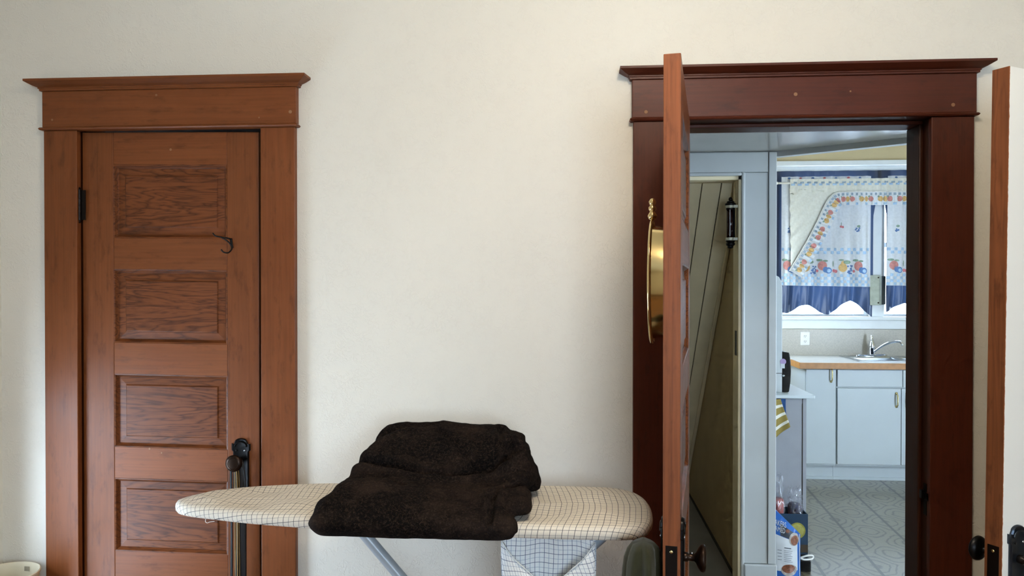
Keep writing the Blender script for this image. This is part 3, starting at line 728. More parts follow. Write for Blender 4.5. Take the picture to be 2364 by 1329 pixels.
# ------------------------------------------------------------------ oval brass dish hung on the open door
bd = tag(empty('brass_wall_plaque', (.2625, -.353, 1.53), R(-100.1)), 'oval polished brass plaque with crown finial hung on the open door', 'plaque')
def ov(rx, rz, y): return [(rx * math.cos(q), y, rz * math.sin(q)) for q in [2 * math.pi * k / 48 for k in range(48)]]
MB().rings([ov(.128, .150, .0), ov(.128, .152, -.010), ov(.127, .154, -.030), ov(.126, .156, -.040), ov(.100, .130, -.036), ov(.05, .07, -.033)]).build('dish', M['brass'], bd, auto=40)
m = MB(); rr = []
for k in range(48):
    q = 2 * math.pi * k / 48; c_ = Vector((.129 * math.cos(q), -.041, .166 * math.sin(q))); e = Vector((math.cos(q), 0, math.sin(q)))
    rr.append([tuple(c_ + e * .0055 * math.cos(a) + Vector((0, 1, 0)) * .0045 * math.sin(a)) for a in [2 * math.pi * j / 10 for j in range(10)]])
rr.append(rr[0]); m.rings(rr, cap=False); m.build('rim', M['brass'], bd, smooth=True)
MB().lathe([(.004, .168), (.010, .172), (.013, .180), (.009, .188), (.0065, .192), (.0105, .198), (.0105, .204), (.006, .208), (.0085, .213), (.010, .219), (.006, .226), (.001, .229)], 'z', (0, -.041, 0), 28).build('finial', M['brass'], bd, smooth=True)

# ------------------------------------------------------------------ olive garment hung on the open door's knob
M['olive'] = plain('olive_fleece', '343323', .95, 0, .1, var=.2, scale=40, Sheen_Weight=.15)
def garment():
    m = MB(); rr = []; cx, cy = .166, -.688
    for j in range(26):
        v = j / 25; z = (.931, .929, .918)[j] if j < 3 else .915 - .72 * (v - .08); gr = (.006, .027, .036)[j] if j < 3 else .038 + .026 * v
        ring = []
        for k in range(56):
            a = 2 * math.pi * k / 56
            f = 1 + (.22 * math.sin(5 * a + 1.2 + v * .6) + .10 * math.sin(9 * a + 2.0 - v)) * min(1, j / 4)
            rx = gr * f * .92; ry = gr * f * 1.25
            zz = z - (.010 * max(0, -math.cos(a)) * min(1, j / 2) if v < .1 else 0)
            ring.append((rx * math.cos(a) - .006 * v * 0 - .012 * v, ry * math.sin(a), zz))
        rr.append(ring)
    m.rings(rr); o = m.build('olive_garment', M['olive'], smooth=True); o.location = (cx, cy, 0)
    return o
tag(garment(), 'dark olive green garment hanging beside the open door below the ironing board end', 'garment')

# ------------------------------------------------------------------ cream bin in the corner
M['cream'] = plain('cream_plastic', 'd9ceb2', .5, var=.05)
bn = tag(empty('waste_bin', (-1.830, -.128, 0)), 'cream plastic bin with a small sticker inside in the left corner', 'bin')
bn.scale = (.85, .85, .963)
MB().lathe([(.086, .001), (.090, .004), (.114, .598), (.119, .602), (.1195, .609), (.116, .611), (.1125, .607), (.1095, .596), (.086, .02), (.003, .012)], 'z', seg=48).build('body', M['cream'], bn, auto=40)
def stk(u, v): a = R(78 + u * 12); r = .1085 - .0042 * 0; return ((r - .0010 - v * .0006) * math.cos(a), (r - .0010 - v * .0006) * math.sin(a), .597 - v * .016)
MB().sheet(stk, 6, 2).build('sticker', plain('grey_sticker', '9a917c', .6), bn, solid=.0004)

# ------------------------------------------------------------------ ceiling lamp of the room
def ceiling_lamp(loc):
    r_ = tag(empty('ceiling_lamp', loc), 'round warm glass ceiling lamp in the middle of the room', 'lamp')
    MB().lathe([(.001, 0), (.10, 0), (.10, -.02), (.09, -.03), (.001, -.03)], 'z', seg=32).build('canopy', M['brass'], r_, auto=40)
    t = NT('lit_opal_glass'); t.set(lin('fff1d8'), .3); t.b.inputs['Emission Color'].default_value = (1, .87, .70, 1); t.b.inputs['Emission Strength'].default_value = 30
    MB().lathe([(.06, -.03), (.13, -.05), (.165, -.09), (.16, -.13), (.11, -.165), (.04, -.178), (.001, -.18)], 'z', seg=36).build('globe', t.m, r_, smooth=True)
ceiling_lamp((.30, -1.45, ZC))

# ================================================================== KITCHEN AND HALL THINGS
# ------------------------------------------------------------------ tube hung in the closet doorway
tb = tag(empty('clamped_tube', (.775, 1.345, 1.82)), 'black and red tube in two pale clamps on closet door frame', 'tube')
t = NT('dark_red_glass'); M['redtube'] = t.set(lin('200505'), .14, 0, .5)
MB().lathe([(.0001, -.128), (.010, -.127), (.014, -.122), (.014, -.116), (.020, -.112), (.0215, -.104), (.018, -.098), (.0215, -.094), (.0215, -.075)], 'z', seg=24).build('end_cap', M['black'], tb, auto=50)
MB().lathe([(.0215, .062), (.0215, .080), (.026, .083), (.026, .090), (.018, .096), (.018, .100), (.012, .104), (.0001, .105)], 'z', seg=24).build('end_cap', M['black'], tb, auto=50)
MB().lathe([(.0185, -.075), (.0185, .062)], 'z', seg=24).build('barrel', [M['redtube']], tb, smooth=True)
MB().tube([(.0135, -.016, -.075), (.0135, -.016, .062)], .0055, 8).build('side_rod', M['black'], tb)
MB().tube([(-.006, -.0188, -.07), (-.006, -.0188, .06)], .0014, 6).build('bright_line', M['steel'], tb)
MB().lathe([(.0001, .100), (.007, .104), (.010, .112), (.007, .120), (.0001, .123)], 'z', seg=14).build('top_ball', M['iron'], tb, smooth=True)
for z in (.076, -.082):
    m = MB().lathe([(.0225, z - .007), (.0235, z - .006), (.0235, z + .006), (.0225, z + .007)], 'z', seg=24); m.box(.012, .031, -.020, -.006, z - .0065, z + .0065)
    m.build('clamp', M['pbrass'] if z > 9 else plain('pale_clamp', 'b9b6a2', .45, .3) if 'pale_clamp' not in bpy.data.materials else bpy.data.materials['pale_clamp'], tb, auto=40)
MB().tube([(0, 0, .122), (.012, .002, .20)], .0012, 6).build('cord', M['cordtan'], tb); MB().tube([(.026, .002, .09), (.020, .002, .20)], .0012, 6).build('cord', M['cordtan'], tb)

# ------------------------------------------------------------------ sink run: base cabinets, worktop, sink, tap
CF = 3.56
def pull(name, root, at, L_=.12):
    x, y, z = at
    m = MB(); m.tube([tuple(p) for p in catmull([(x, y, z + L_ / 2 - .012), (x, y - .024, z + L_ / 2 - .022), (x, y - .028, z), (x, y - .024, z - L_ / 2 + .022), (x, y, z - L_ / 2 + .012)], 6)], .0055, 10)
    for s in (-1, 1): m.lathe([(.001, y - .008), (.009, y - .007), (.010, y - .001), (.010, y)], 'y', (x, 0, z + s * (L_ / 2 - .010)), 14)
    return m.build(name, M['pbrass'], root, smooth=True)
def base_unit(label, x0, x1, fronts):
    r_ = tag(empty('base_cabinet', ((x0 + x1) / 2, 3.85, 0)), label, 'cabinet', 'base cabinets under the sink worktop'); o3 = Vector((-(x0 + x1) / 2, -3.85, 0))
    m = MB().box(x0, x0 + .016, CF + .02, KY1 - .03, .12, .862).box(x1 - .016, x1, CF + .02, KY1 - .03, .12, .862).box(x0 + .016, x1 - .016, CF + .02, KY1 - .03, .12, .136).box(x0 + .016, x1 - .016, KY1 - .04, KY1 - .03, .136, .862).box(x0 + .016, x1 - .016, CF + .02, CF + .035, .70, .862); m.v = [tuple(Vector(p) + o3) for p in m.v]; m.build('carcass', M['cab'], r_)
    m = MB().box(x0, x1, CF + .085, KY1 - .03, .0, .12).box(x0, x1, CF + .072, CF + .085, 0, .022); m.v = [tuple(Vector(p) + o3) for p in m.v]; m.build('plinth', M['cab'], r_)
    for (a, b, z0, z1, nm, hp) in fronts:
        m = MB().box(a, b, CF, CF + .019, z0, z1); m.v = [tuple(Vector(p) + o3) for p in m.v]; d_ = m.build(nm, M['cab'], r_, bevel=.003)
        if hp: pull('handle', d_, tuple(Vector((hp[0], CF, hp[1])) + o3))
base_unit('narrow white base cabinet with one brass pull at the worktop end', 1.795, 2.024, [(1.797, 2.019, .135, .858, 'door', (1.982, .818))])
base_unit('white sink cabinet with plain top panel above its doors', 2.026, 3.00, [(2.030, 2.51, .728, .858, 'drawer_front', None), (2.030, 2.499, .135, .718, 'door', (2.464, .632)), (2.503, 2.995, .135, .718, 'door', (2.54, .632)), (2.514, 2.995, .728, .858, 'drawer_front', None)])
wt = tag(empty('worktop', (2.4, 3.85, .87)), 'pale laminate worktop with wood edge along the kitchen window wall', 'worktop'); O = Vector((2.4, 3.85, .87))
def loc(m, O): m.v = [tuple(Vector(p) - O) for p in m.v]; return m
SX0, SX1, SY0, SY1 = 2.235, 3.05, 3.66, 4.09
m = MB().box(1.755, SX0, 3.545, KY1, .875, .912).box(SX1, 3.5, 3.545, KY1, .875, .912).box(SX0, SX1, 3.545, SY0, .875, .912).box(SX0, SX1, SY1, KY1, .875, .912)
loc(m, O).build('top', M['lam'], wt)
m = MB().box(1.74, 3.5, 3.53, 3.545, .866, .912).box(1.74, 1.755, 3.545, KY1 - .02, .866, .912); loc(m, O).build('edge_band', M['woodedge'], wt, bevel=.002)
m = MB().box(1.74, 3.5, KY1 - .018, KY1, .912, 1.133); loc(m, O).build('backsplash', M['splash'], wt, bevel=.002)
sk = tag(empty('sink', (2.6, 3.87, .91)), 'double-bowl stainless steel sink set into the worktop', 'sink'); O = Vector((2.6, 3.87, .91))
m = MB(); B = [(SX0 + .03, 2.60), (2.64, SX1 - .03)]
m.box(SX0 - .012, SX1 + .012, SY0 - .012, SY0 + .035, .9125, .917).box(SX0 - .012, SX1 + .012, SY1 - .075, SY1 + .012, .9125, .917).box(SX0 - .012, SX0 + .03, SY0 + .035, SY1 - .075, .9125, .917).box(SX1 - .03, SX1 + .012, SY0 + .035, SY1 - .075, .9125, .917).box(2.60, 2.64, SY0 + .035, SY1 - .075, .9125, .917)
loc(m, O).build('deck', M['steel'], sk, bevel=.0015)
for a, b in B:
    rr = []
    for ins, z in ((0, .915), (.004, .905), (.012, .78), (.03, .765)):
        rr.append([(a + ins, SY0 + .035 + ins, z), (b - ins, SY0 + .035 + ins, z), (b - ins, SY1 - .075 - ins, z), (a + ins, SY1 - .075 - ins, z)])
    m = MB().rings(rr, cap=False); q = len(m.v) - 4; m.f.append((q, q + 1, q + 2, q + 3)); m.mi.append(0); loc(m, O).build('bowl', M['steel'], sk, bevel=0)
fa = tag(empty('tap', (2.47, 4.055, .917)), 'chrome lever tap with long spout behind the sink', 'tap')
MB().rings([[(.125 * math.cos(q), .026 * math.sin(q), z) for q in [2 * math.pi * k / 28 for k in range(28)]] for z in (0, .010)] + [[(.115 * math.cos(q), .020 * math.sin(q), .015) for q in [2 * math.pi * k / 28 for k in range(28)]]]).build('base_plate', M['chrome'], fa, auto=40)
MB().lathe([(.020, .012), (.022, .02), (.021, .05), (.023, .055), (.023, .09), (.019, .112), (.012, .125), (.012, .140), (.0001, .143)], 'z', seg=24).build('body', M['chrome'], fa, smooth=True)
MB().tube([tuple(p) for p in catmull([(0, 0, .13), (0, .002, .155), (0, .006, .172)], 5)], [.013, .012, .011, .010, .009, .009, .009, .009, .009, .010, .008], 14).build('lever', M['chrome'], fa, smooth=True)
MB().tube([tuple(p) for p in catmull([(.01, -.01, .035), (.06, -.04, .085), (.11, -.075, .118), (.155, -.105, .130), (.18, -.12, .125), (.192, -.128, .100)], 7)], .0105, 14).build('spout', M['chrome'], fa, smooth=True)
wo = tag(empty('wall_outlet', (1.96, KY1 - .0185, 1.052)), 'white double power outlet on the kitchen backsplash', 'outlet')
MB().box(-.039, .039, -.006, 0, -.056, .056).build('cover_plate', M['whitepaint'], wo, bevel=.003)
for z in (.022, -.022):
    o = MB().lathe([(.017, -.0055), (.0165, -.0075), (.0005, -.0076)], 'y', (0, 0, z), 20).build('socket', M['whitepaint'], wo)
    MB().box(-.008, -.005, -.0085, -.007, z - .003, z + .006).box(.005, .008, -.0085, -.007, z - .003, z + .006).box(-.002, .002, -.0085, -.007, z - .011, z - .007).build('slot', M['groove'], o)

# ------------------------------------------------------------------ kitchen window dressing
t = NT('white_print_cotton'); tl = t.n('ShaderNodeBsdfTranslucent'); df = t.n('ShaderNodeBsdfDiffuse'); mx = t.n('ShaderNodeMixShader'); mx.inputs[0].default_value = .18
cc = t.ramp(t.noise(t.co('Object'), 60, 2), [(.3, lin('e4e6e8')), (.7, lin('eef0f2'))]); t.ln(cc, df.inputs[0]); t.ln(cc, tl.inputs[0]); t.ln(df.outputs[0], mx.inputs[1]); t.ln(tl.outputs[0], mx.inputs[2]); t.ln(mx.outputs[0], t.out.inputs[0])
M['cotton'] = t.m
t = NT('cream_swag_cotton'); tl = t.n('ShaderNodeBsdfTranslucent'); df = t.n('ShaderNodeBsdfDiffuse'); mx = t.n('ShaderNodeMixShader'); mx.inputs[0].default_value = .08
cc = t.ramp(t.noise(t.co('Object'), 60, 2), [(.3, lin('e2dfd2')), (.7, lin('eceadf'))]); t.ln(cc, df.inputs[0]); t.ln(cc, tl.inputs[0]); t.ln(df.outputs[0], mx.inputs[1]); t.ln(tl.outputs[0], mx.inputs[2]); t.ln(mx.outputs[0], t.out.inputs[0])
M['swag'] = t.m
for nm, hx in (('sky', 'b2cde6'), ('slate', 'a0b0c0'), ('apple', 'd0908a'), ('pear', 'd8b47c'), ('leaf', '8fa592'), ('plum', '6588bc'), ('berry', '6480b0'), ('cherry', 'd08086')):
    M['p_' + nm] = plain('print_' + nm, hx, .9, 0, .1, var=.2, scale=60)
def prints(fn, items, root, W_, H_):
    """flat printed motifs laid on a cloth surface fn(x, z) -> point; items: (colour, cx, cz, rx, rz, sides)"""
    by = {}
    for c_, x, z, rx, rz, k in items: by.setdefault(c_, []).append((x, z, rx, rz, k))
    big = {c_ for c_ in by if c_ in ('apple', 'pear', 'plum')}
    jobs = [(c_, [q]) for c_ in big for q in by[c_]] + [(c_, L_) for c_, L_ in by.items() if c_ not in big]
    for c_, L_ in jobs:
        m = MB()
        for x, z, rx, rz, k in L_:
            if k == 4: pts = [(x - rx, z - rz), (x + rx, z - rz), (x + rx, z + rz), (x - rx, z + rz)]
            else: pts = [(x + rx * math.cos(2 * math.pi * j / k), z + rz * math.sin(2 * math.pi * j / k)) for j in range(k)]
            mid = [((p[0] + x) / 2, (p[1] + z) / 2) for p in pts]; k = len(pts)
            q = [Vector(fn(*p)) + Vector((0, {'plum': -.0042, 'sky': -.0049, 'leaf': -.0045, 'cherry': -.0039}.get(c_, -.0035), 0)) for p in [(x, z)] + mid + pts]
            m.add(q, [(0, j + 1, (j + 1) % k + 1) for j in range(k)] + [(j + 1, k + j + 1, k + (j + 1) % k + 1, (j + 1) % k + 1) for j in range(k)])
        o = m.build(c_ + '_print', M['p_' + c_], root)
        if len(L_) > 1: o['kind'] = 'stuff'
def fruit_row(x0, x1, zc):
    it = []; x = x0 + .02; k = 0
    while x < x1 - .05:
        kind = k % 5
        if kind == 0: it += [('apple', x + .032, zc + .014, .033, .039, 16), ('leaf', x + .008, zc + .060, .024, .010, 8), ('leaf', x + .052, zc + .054, .020, .008, 8)]; x += .062
        elif kind == 1: it += [('plum', x - .008, zc - .018, .021, .024, 14), ('plum', x + .012, zc - .024, .023, .026, 14), ('sky', x + .015, zc - .026, .013, .015, 12)]; x += .046
        elif kind == 2: it += [('cherry', x + .006, zc - .026, .013, .014, 10), ('cherry', x + .026, zc - .030, .013, .014, 10), ('leaf', x, zc + .03, .005, .026, 8)]; x += .048
        elif kind == 3: it += [('pear', x + .030, zc + .000, .032, .036, 16), ('pear', x + .034, zc + .034, .019, .022, 12), ('leaf', x + .060, zc + .044, .028, .016, 8), ('leaf', x + .018, zc + .062, .02, .007, 8)]; x += .070
        else:
            for q in range(16): it.append(('berry', x + .014 + random.uniform(-.020, .024), zc - .016 + random.uniform(-.036, .034), .0072, .0072, 8))
            it += [('cherry', x + .050, zc - .028, .012, .012, 10)]; x += .056
        k += 1
    return it
def checks(x0, x1, z, s, rows, c_='sky', ph=0):
    it = []; k = 0; x = x0 + s / 2
    while x < x1 - s * .4:
        for r_ in range(rows):
            if (k + r_ + ph) % 2 == 0: it.append((c_, x, z - r_ * s, s * .46, s * .46, 4))
        x += s; k += 1
    return it
def tier(label, x0, x1, ph):
    O = Vector(((x0 + x1) / 2, 4.075, 2.40)); r_ = tag(empty('fruit_curtain', O), label, 'curtain', 'fruit print curtains at the kitchen window')
    def f(x, z):
        a = .010 + .010 * (2.4 - z); return (x - O.x + .012 * (2.4 - z) * math.sin(x * 9), 4.062 + a * math.sin((x - x0) * 44 + ph) * .55 + .006 * math.sin(x * 90) - O.y, z - O.z - .035 * (x - x0) * max(0, (2.0 - z)))
    MB().sheet(lambda u, v: f(x0 + (x1 - x0) * u, 2.40 - .90 * v), 70, 40).build('cloth', M['cotton'], r_, smooth=True)
    it = checks(x0, x1, 1.80, .026, 2) + checks(x0, x1, 1.588, .0245, 4, ph=1) + fruit_row(x0, x1, 1.652)
    for k, x in enumerate([x0 + .07 + j * .135 for j in range(int((x1 - x0) / .135))]):
        zz = 1.965 + .03 * (k % 2)
        if k % 2: it += [('cherry', x, zz - .01, .010, .010, 8), ('cherry', x + .014, zz - .014, .010, .010, 8), ('leaf', x + .002, zz + .012, .003, .016, 6)]
        else:
            it += [('berry', x + random.uniform(-.015, .015), zz + random.uniform(-.024, .012), .007, .007, 7) for q in range(7)] + [('leaf', x + .008, zz + .022, .014, .010, 8)]
    for k, x in enumerate([x0 + .06 + j * .095 for j in range(int((x1 - x0) / .095))]): it.append((('berry', 'cherry')[k % 2], x, 2.386, .012, .009, 8))
    prints(f, it, r_, 0, 0)
tier('white fruit print curtain with blue checks left of the window mullion', 1.742, 2.465, .4)
tier('white fruit print curtain right of the window mullion', 2.600, 3.36, 1.6)
def navy(label, x0, x1, ph, xt):
    O = Vector(((x0 + x1) / 2, 4.12, 2.42)); r_ = empty('navy_curtain', O)
    def f(u, v):
        x = x0 + (x1 - x0) * u + (xt * max(0, 1 - v * 3.2) if (u > .5) == (xt > 0) else 0) * abs(u - .5) * 2; sc_ = math.sin(math.pi * 2 * (u * 2.2 + ph)); zb = 1.305 + .05 * sc_ + .02 * math.cos(u * 9)
        z = 2.452 + (zb - 2.452) * v; g = max(0, v - .55) / .45
        return (x - O.x, 4.105 + .014 * math.sin(x * 40 + ph * 3) * (.4 + v) + .012 * g * math.sin(x * 75 + 9 * v) - O.y, z - O.z)
    o = MB().sheet(f, 90, 36).build('navy_curtain', M['navy'], None, smooth=True); o.location = O
    bpy.data.objects.remove(r_); tag(o, label, 'curtain', 'navy curtains at the kitchen window')
navy('navy blue scalloped curtain behind the left fruit print curtain', 1.705, 2.500, .55, .065)
navy('navy blue scalloped curtain behind the right fruit print curtain', 2.600, 3.39, .80, -.07)
O = Vector((2.5, 4.04, 2.345)); rd = tag(empty('curtain_rod', O), 'slim white curtain rod across the kitchen window', 'rod')
MB().tube([(1.70 - O.x, 0, 0), (3.40 - O.x, 0, 0)], .0085, 12).build('bar', M['whitepaint'], rd, smooth=True)
for x in (1.70, 3.40): MB().box(x - .006 - O.x, x + .006 - O.x, -.008, .10, -.010, .010).build('bracket', M['whitepaint'], rd, bevel=.002)
# swag valance: gathered header, cream swag panel, fruit ruffle
O = Vector((2.5, 4.015, 2.345)); vl = tag(empty('swag_valance', O), 'cream swag valance with a fruit print ruffle on the white rod', 'valance')
def hdr(x, z): return (x - O.x, 4.022 + .007 * math.sin(x * 95) + .004 * math.sin(x * 41) + .006 * (2.36 - z) * math.sin(x * 60) * 10 - O.y, z - O.z)
MB().sheet(lambda u, v: hdr(1.802 + 1.558 * u, 2.376 - .112 * v), 130, 8).build('header', M['swag'], vl, smooth=True)
prints(hdr, [('slate', 1.84 + k * .0557, 2.345, .014, .0075, 4) for k in range(28)] + [('sky', 1.822 + k * .0557, 2.329, .015, .008, 4) for k in range(28)] , vl, 0, 0)
cv = catmull([(3.36, 0, 2.268), (2.9, 0, 2.268), (2.4, 0, 2.268), (2.22, 0, 2.267), (2.15, 0, 2.250), (2.09, 0, 2.18), (2.02, 0, 2.03), (1.94, 0, 1.87), (1.86, 0, 1.73), (1.795, 0, 1.62)], 10)
ac = [0.0]
for a_, b_ in zip(cv[:-1], cv[1:]): ac.append(ac[-1] + (b_ - a_).length)
cv2 = []
for k in range(161):
    d_ = ac[-1] * k / 160; i = max(0, min(len(cv) - 2, next((q for q in range(len(ac)) if ac[q] >= d_), len(ac) - 1) - 1)); cv2.append(cv[i].lerp(cv[i + 1], (d_ - ac[i]) / max(1e-6, ac[i + 1] - ac[i])))
cv = cv2
i0 = next(i for i, p in enumerate(cv) if p.x < 2.23); sw = cv[i0:]
def swf(u, v):
    t_ = u * (len(sw) - 1); i = min(int(t_), len(sw) - 2); p = sw[i].lerp(sw[i + 1], t_ - i)
    xl = 1.812 - .02 * (p.z - 1.6); x = p.x + (xl - p.x) * v; zt = min(2.30, p.z + (.06 if u < .2 else .03 * v + .06 * v))
    z = p.z + (zt - p.z) * v if u > .001 else p.z + .02 * v
    return (x - O.x, 4.034 - .012 * math.sin(v * 3.1) + .009 * math.sin((x * 38 - z * 46)) * v + .006 * math.sin(x * 90 - z * 70 + 1) * v - O.y, z - O.z)
MB().sheet(swf, 44, 18).build('swag', M['swag'], vl, smooth=True)
MB().sheet(lambda u, v: (1.806 + .42 * u - O.x, 4.042 + .002 * math.sin(u * 20) - O.y, 2.30 - v * (.052) - O.z), 20, 4).build('swag_top', M['swag'], vl, smooth=True)
cvt = [(cv[min(i + 1, len(cv) - 1)] - cv[max(i - 1, 0)]).normalized() for i in range(len(cv))]
def ruf(s, w_):
    """s = position along the curve 0..1, w_ = distance from the gathered edge"""
    t_ = s * (len(cv) - 1); i = min(int(t_), len(cv) - 2); p = cv[i].lerp(cv[i + 1], t_ - i); tg = cvt[i].lerp(cvt[i + 1], t_ - i).normalized()
    nq = Vector((-tg.z, 0, tg.x))
    if nq.z > 0 : nq = -nq
    if abs(nq.z) < .75 and nq.x < 0: nq = -nq
    y = 4.008 + (.004 + .05 * max(w_, 0)) * math.sin(s * 300) 
    q = p + nq * w_
    return (q.x - O.x, y - O.y, q.z - O.z)
MB().sheet(lambda u, v: ruf(u, -.006 + .118 * v), 260, 6).build('ruffle', M['cotton'], vl, smooth=True)
MB().tube([ruf(k / 120, .0) for k in range(121)], .004, 6).build('cord_edge', M['swag'], vl, smooth=True)
it = []
LN = ac[-1]
for k in range(int(LN / .0375)):
    s = (k + .5) * .0375 / LN
    it.append(('slate', s, .022, .009 / LN, .010, 4))
    if k % 4 != 3: it.append((('apple', 'pear', 'pear')[k % 3 if k % 4 else 0] if k % 2 == 0 else 'pear', s, .062, (.021 if k % 2 == 0 else .016) / LN, .022, 14))
    if k % 2 == 0: it.append(('leaf', s + .016 / LN, .042, .007 / LN, .008, 7))
    if k % 2 == 1: it.append(('sky', s, .100, .012 / LN, .010, 4))
prints(ruf, it, vl, 0, 0)
# metal box on the mullion
O = Vector((2.535, KY1 - .023, 1.46)); mb = tag(empty('metal_box', O), 'dull grey-green metal box screwed to the white window mullion', 'box')
M['dullmetal'] = plain('dull_grey_green_metal', '8f9384', .5, .5, var=.15, scale=30); M['dulldark'] = plain('dark_grey_metal', '3d4446', .4, .5, var=.2)
pf = [(-.070, 0), (-.070, -.055), (.004, -.060), (.030, -.040), (.034, 0)]
m = MB().rings([[(x, y, z) for x, y in pf] for z in (-.124, .124)]); m.build('casing', M['dullmetal'], mb, bevel=.002)
MB().rings([[(x, y, z) for x, y in ((.034, 0), (.0305, -.0395), (.066, -.030), (.066, 0))] for z in (-.120, .118)]).build('side_plate', M['dulldark'], mb, bevel=.001)
for z in (.104, -.104): MB().lathe([(.007, -.0595), (.006, -.061), (.0004, -.0612)], 'y', (-.004, 0, z), 12).build('screw', M['groove'], mb)

# ------------------------------------------------------------------ painted cabinet by the closet wall and what stands on it
IX0, IX1, IY0, IY1, IZ = .992, 1.32, 1.955, 2.42, .895
O = Vector((1.156, 2.19, 0)); ic = tag(empty('painted_cabinet', O), 'shaded white painted cabinet with overhanging top beside the closet wall', 'cabinet')
M['pcab'] = plain('shaded_white_cabinet_paint', '8a8c92', .5, var=.06)  # white paint, with the backlit shade of the body put into its colour
loc(MB().box(IX0, IX1 - .022, IY0, IY1, .0, IZ - .022), O).build('body', M['pcab'], ic, bevel=.002)
loc(MB().box(IX1 - .020, IX1, IY0 - .004, IY1, .0, IZ - .022), O).build('end_panel', M['pcab'], ic, bevel=.002)
loc(MB().box(IX0, IX1 + .042, IY0 - .024, IY1 + .02, IZ - .020, IZ), O).build('top', M['cab'], ic, bevel=.005)
loc(MB().box(IX1 - .0225, IX1 - .0195, IY0 - .0025, IY0 + .01, .28, .845), O).build('gap', M['groove'], ic)
O = Vector((1.09, 2.17, IZ)); ap = tag(empty('kitchen_appliance', O), 'tall grey-white appliance with black curved front on the painted cabinet', 'appliance')
M['appw'] = plain('grey_white_enamel', 'b4babb', .35, var=.04)
pf = [(.992, 0), (1.2040, 0), (1.2040, .60), (1.2000, .635), (1.1860, .662), (1.1610, .675), (.992, .675)]
loc(MB().rings([[(x, y, IZ + z) for x, z in pf] for y in (2.02, 2.32)]), O).build('housing', M['appw'], ap, bevel=.003)
pf = [(1.2045, .003), (1.2480, .003), (1.2560, .06), (1.2590, .12), (1.2570, .17), (1.2520, .215), (1.2480, .228), (1.2045, .236)]
loc(MB().rings([[(x, y, IZ + z) for x, z in pf] for y in (2.035, 2.305)]), O).build('black_front', M['groove'] if False else plain('gloss_black_plastic', '0a0a0d', .25, var=.2), ap, bevel=.004)
loc(MB().box(.995, 1.2045, 2.0185, 2.021, IZ + .110, IZ + .113), O).build('seam', M['groove'], ap)
loc(MB().lathe([(.017, 2.021), (.017, 2.018), (.0005, 2.0178)], 'y', (1.2090, 0, IZ + .178), 18), O).build('round_decal', plain('mauve_print', '9a86ad', .5), ap)
loc(MB().box(1.1960, 1.2180, 2.0175, 2.036, IZ + .140, IZ + .166), O).build('decal_tab', M['appw'], ap)
loc(MB().lathe([(.006, 2.035), (.007, 2.015), (.0005, 2.010)], 'y', (1.2120, 0, IZ + .098), 12), O).build('knob', M['chrome'], ap, smooth=True)

# cloths hanging on the cabinet's near side
def hang(name, label, pts, mat, y, thick=.004, ph=0.0):
    n_ = len(pts); cx = sum(p[0] for p in pts) / n_; cz = max(p[1] for p in pts)
    O = Vector((cx, y, cz)); bm_pts = pts
    m = MB()
    def inside_grid(u, v):
        (ax, az), (bx_, bz), (cx_, cz_), (dx, dz) = pts
        x = (ax * (1 - u) + bx_ * u) * (1 - v) + (dx * (1 - u) + cx_ * u) * v; z = (az * (1 - u) + bz * u) * (1 - v) + (dz * (1 - u) + cz_ * u) * v
        return (x - cx, .006 * math.sin(x * 70 + ph) + .004 * math.sin(z * 40), z - cz)
    m.sheet(inside_grid, 14, 18, lambda u, v: (u, v)); o = m.build(name, mat, None, smooth=True, solid=thick); o.location = O
    return tag(o, label, 'towel')
t = NT('mustard_striped_towel'); uv = t.n('ShaderNodeTexCoord').outputs['UV']; sx = t.n('ShaderNodeSeparateXYZ'); t.ln(uv, sx.inputs[0])
fs = t.math('FRACT', t.math('MULTIPLY', sx.outputs[1], 3.6)); M['stripe'] = t.set(t.mix(t.math('GREATER_THAN', fs, .68), lin('8a7a45'), lin('cfcdc0')), .95, 0, .1)
M['bluecloth'] = plain('blue_dish_cloth', '33517f', .9, 0, .1, var=.2, scale=60)
hang('dish_towel', 'mustard and white striped towel hanging on the painted cabinet', [(1.095, .872), (1.172, .872), (1.222, .720), (1.125, .640)], M['stripe'], 1.924, ph=1)
hang('dish_cloth', 'blue cloth hanging behind the striped towel on the painted cabinet', [(1.155, .872), (1.203, .872), (1.206, .770), (1.176, .745)], M['bluecloth'], 1.938, .002)

# ------------------------------------------------------------------ groceries on the floor by the cabinet
M['boxcard'] = plain('dark_teal_box_print', '14324a', .5, var=.15); M['boxbase'] = plain('brown_box_base_print', '3b2c18', .6); M['lemon'] = plain('lemon_print', '8f8a35', .6, var=.25, scale=60)
O = Vector((1.20, 1.86, 0)); gb = tag(empty('grocery_box', O), 'dark blue printed carton with a yellow fruit picture beside cabinet', 'box')
gx0, gx1, gy0, gy1, gz = 1.085, 1.283, 1.795, 1.93, .268
m = MB().box(gx0, gx1, gy0, gy0 + .004, 0, gz).box(gx0, gx1, gy1 - .004, gy1, 0, gz).box(gx0, gx0 + .004, gy0 + .004, gy1 - .004, 0, gz).box(gx1 - .004, gx1, gy0 + .004, gy1 - .004, 0, gz).box(gx0, gx1, gy0, gy1, -.0, .004)
loc(m, O).build('carton', M['boxcard'], gb)
loc(MB().lathe([(.044, gy0 - .0012), (.0005, gy0 - .0014)], 'y', (1.226, 0, .178), 24), O).build('fruit_picture', M['lemon'], gb)
loc(MB().lathe([(.036, gy0 - .0016), (.0005, gy0 - .0018)], 'y', (1.226, 0, .178), 24), O).build('fruit_flesh', plain('pale_lemon_print', 'a59f50', .6, var=.3, scale=50), gb)
loc(MB().box(gx0, gx1, gy0 - .001, gy0 - .0004, .06, .102), O).build('printed_band', M['boxbase'], gb)
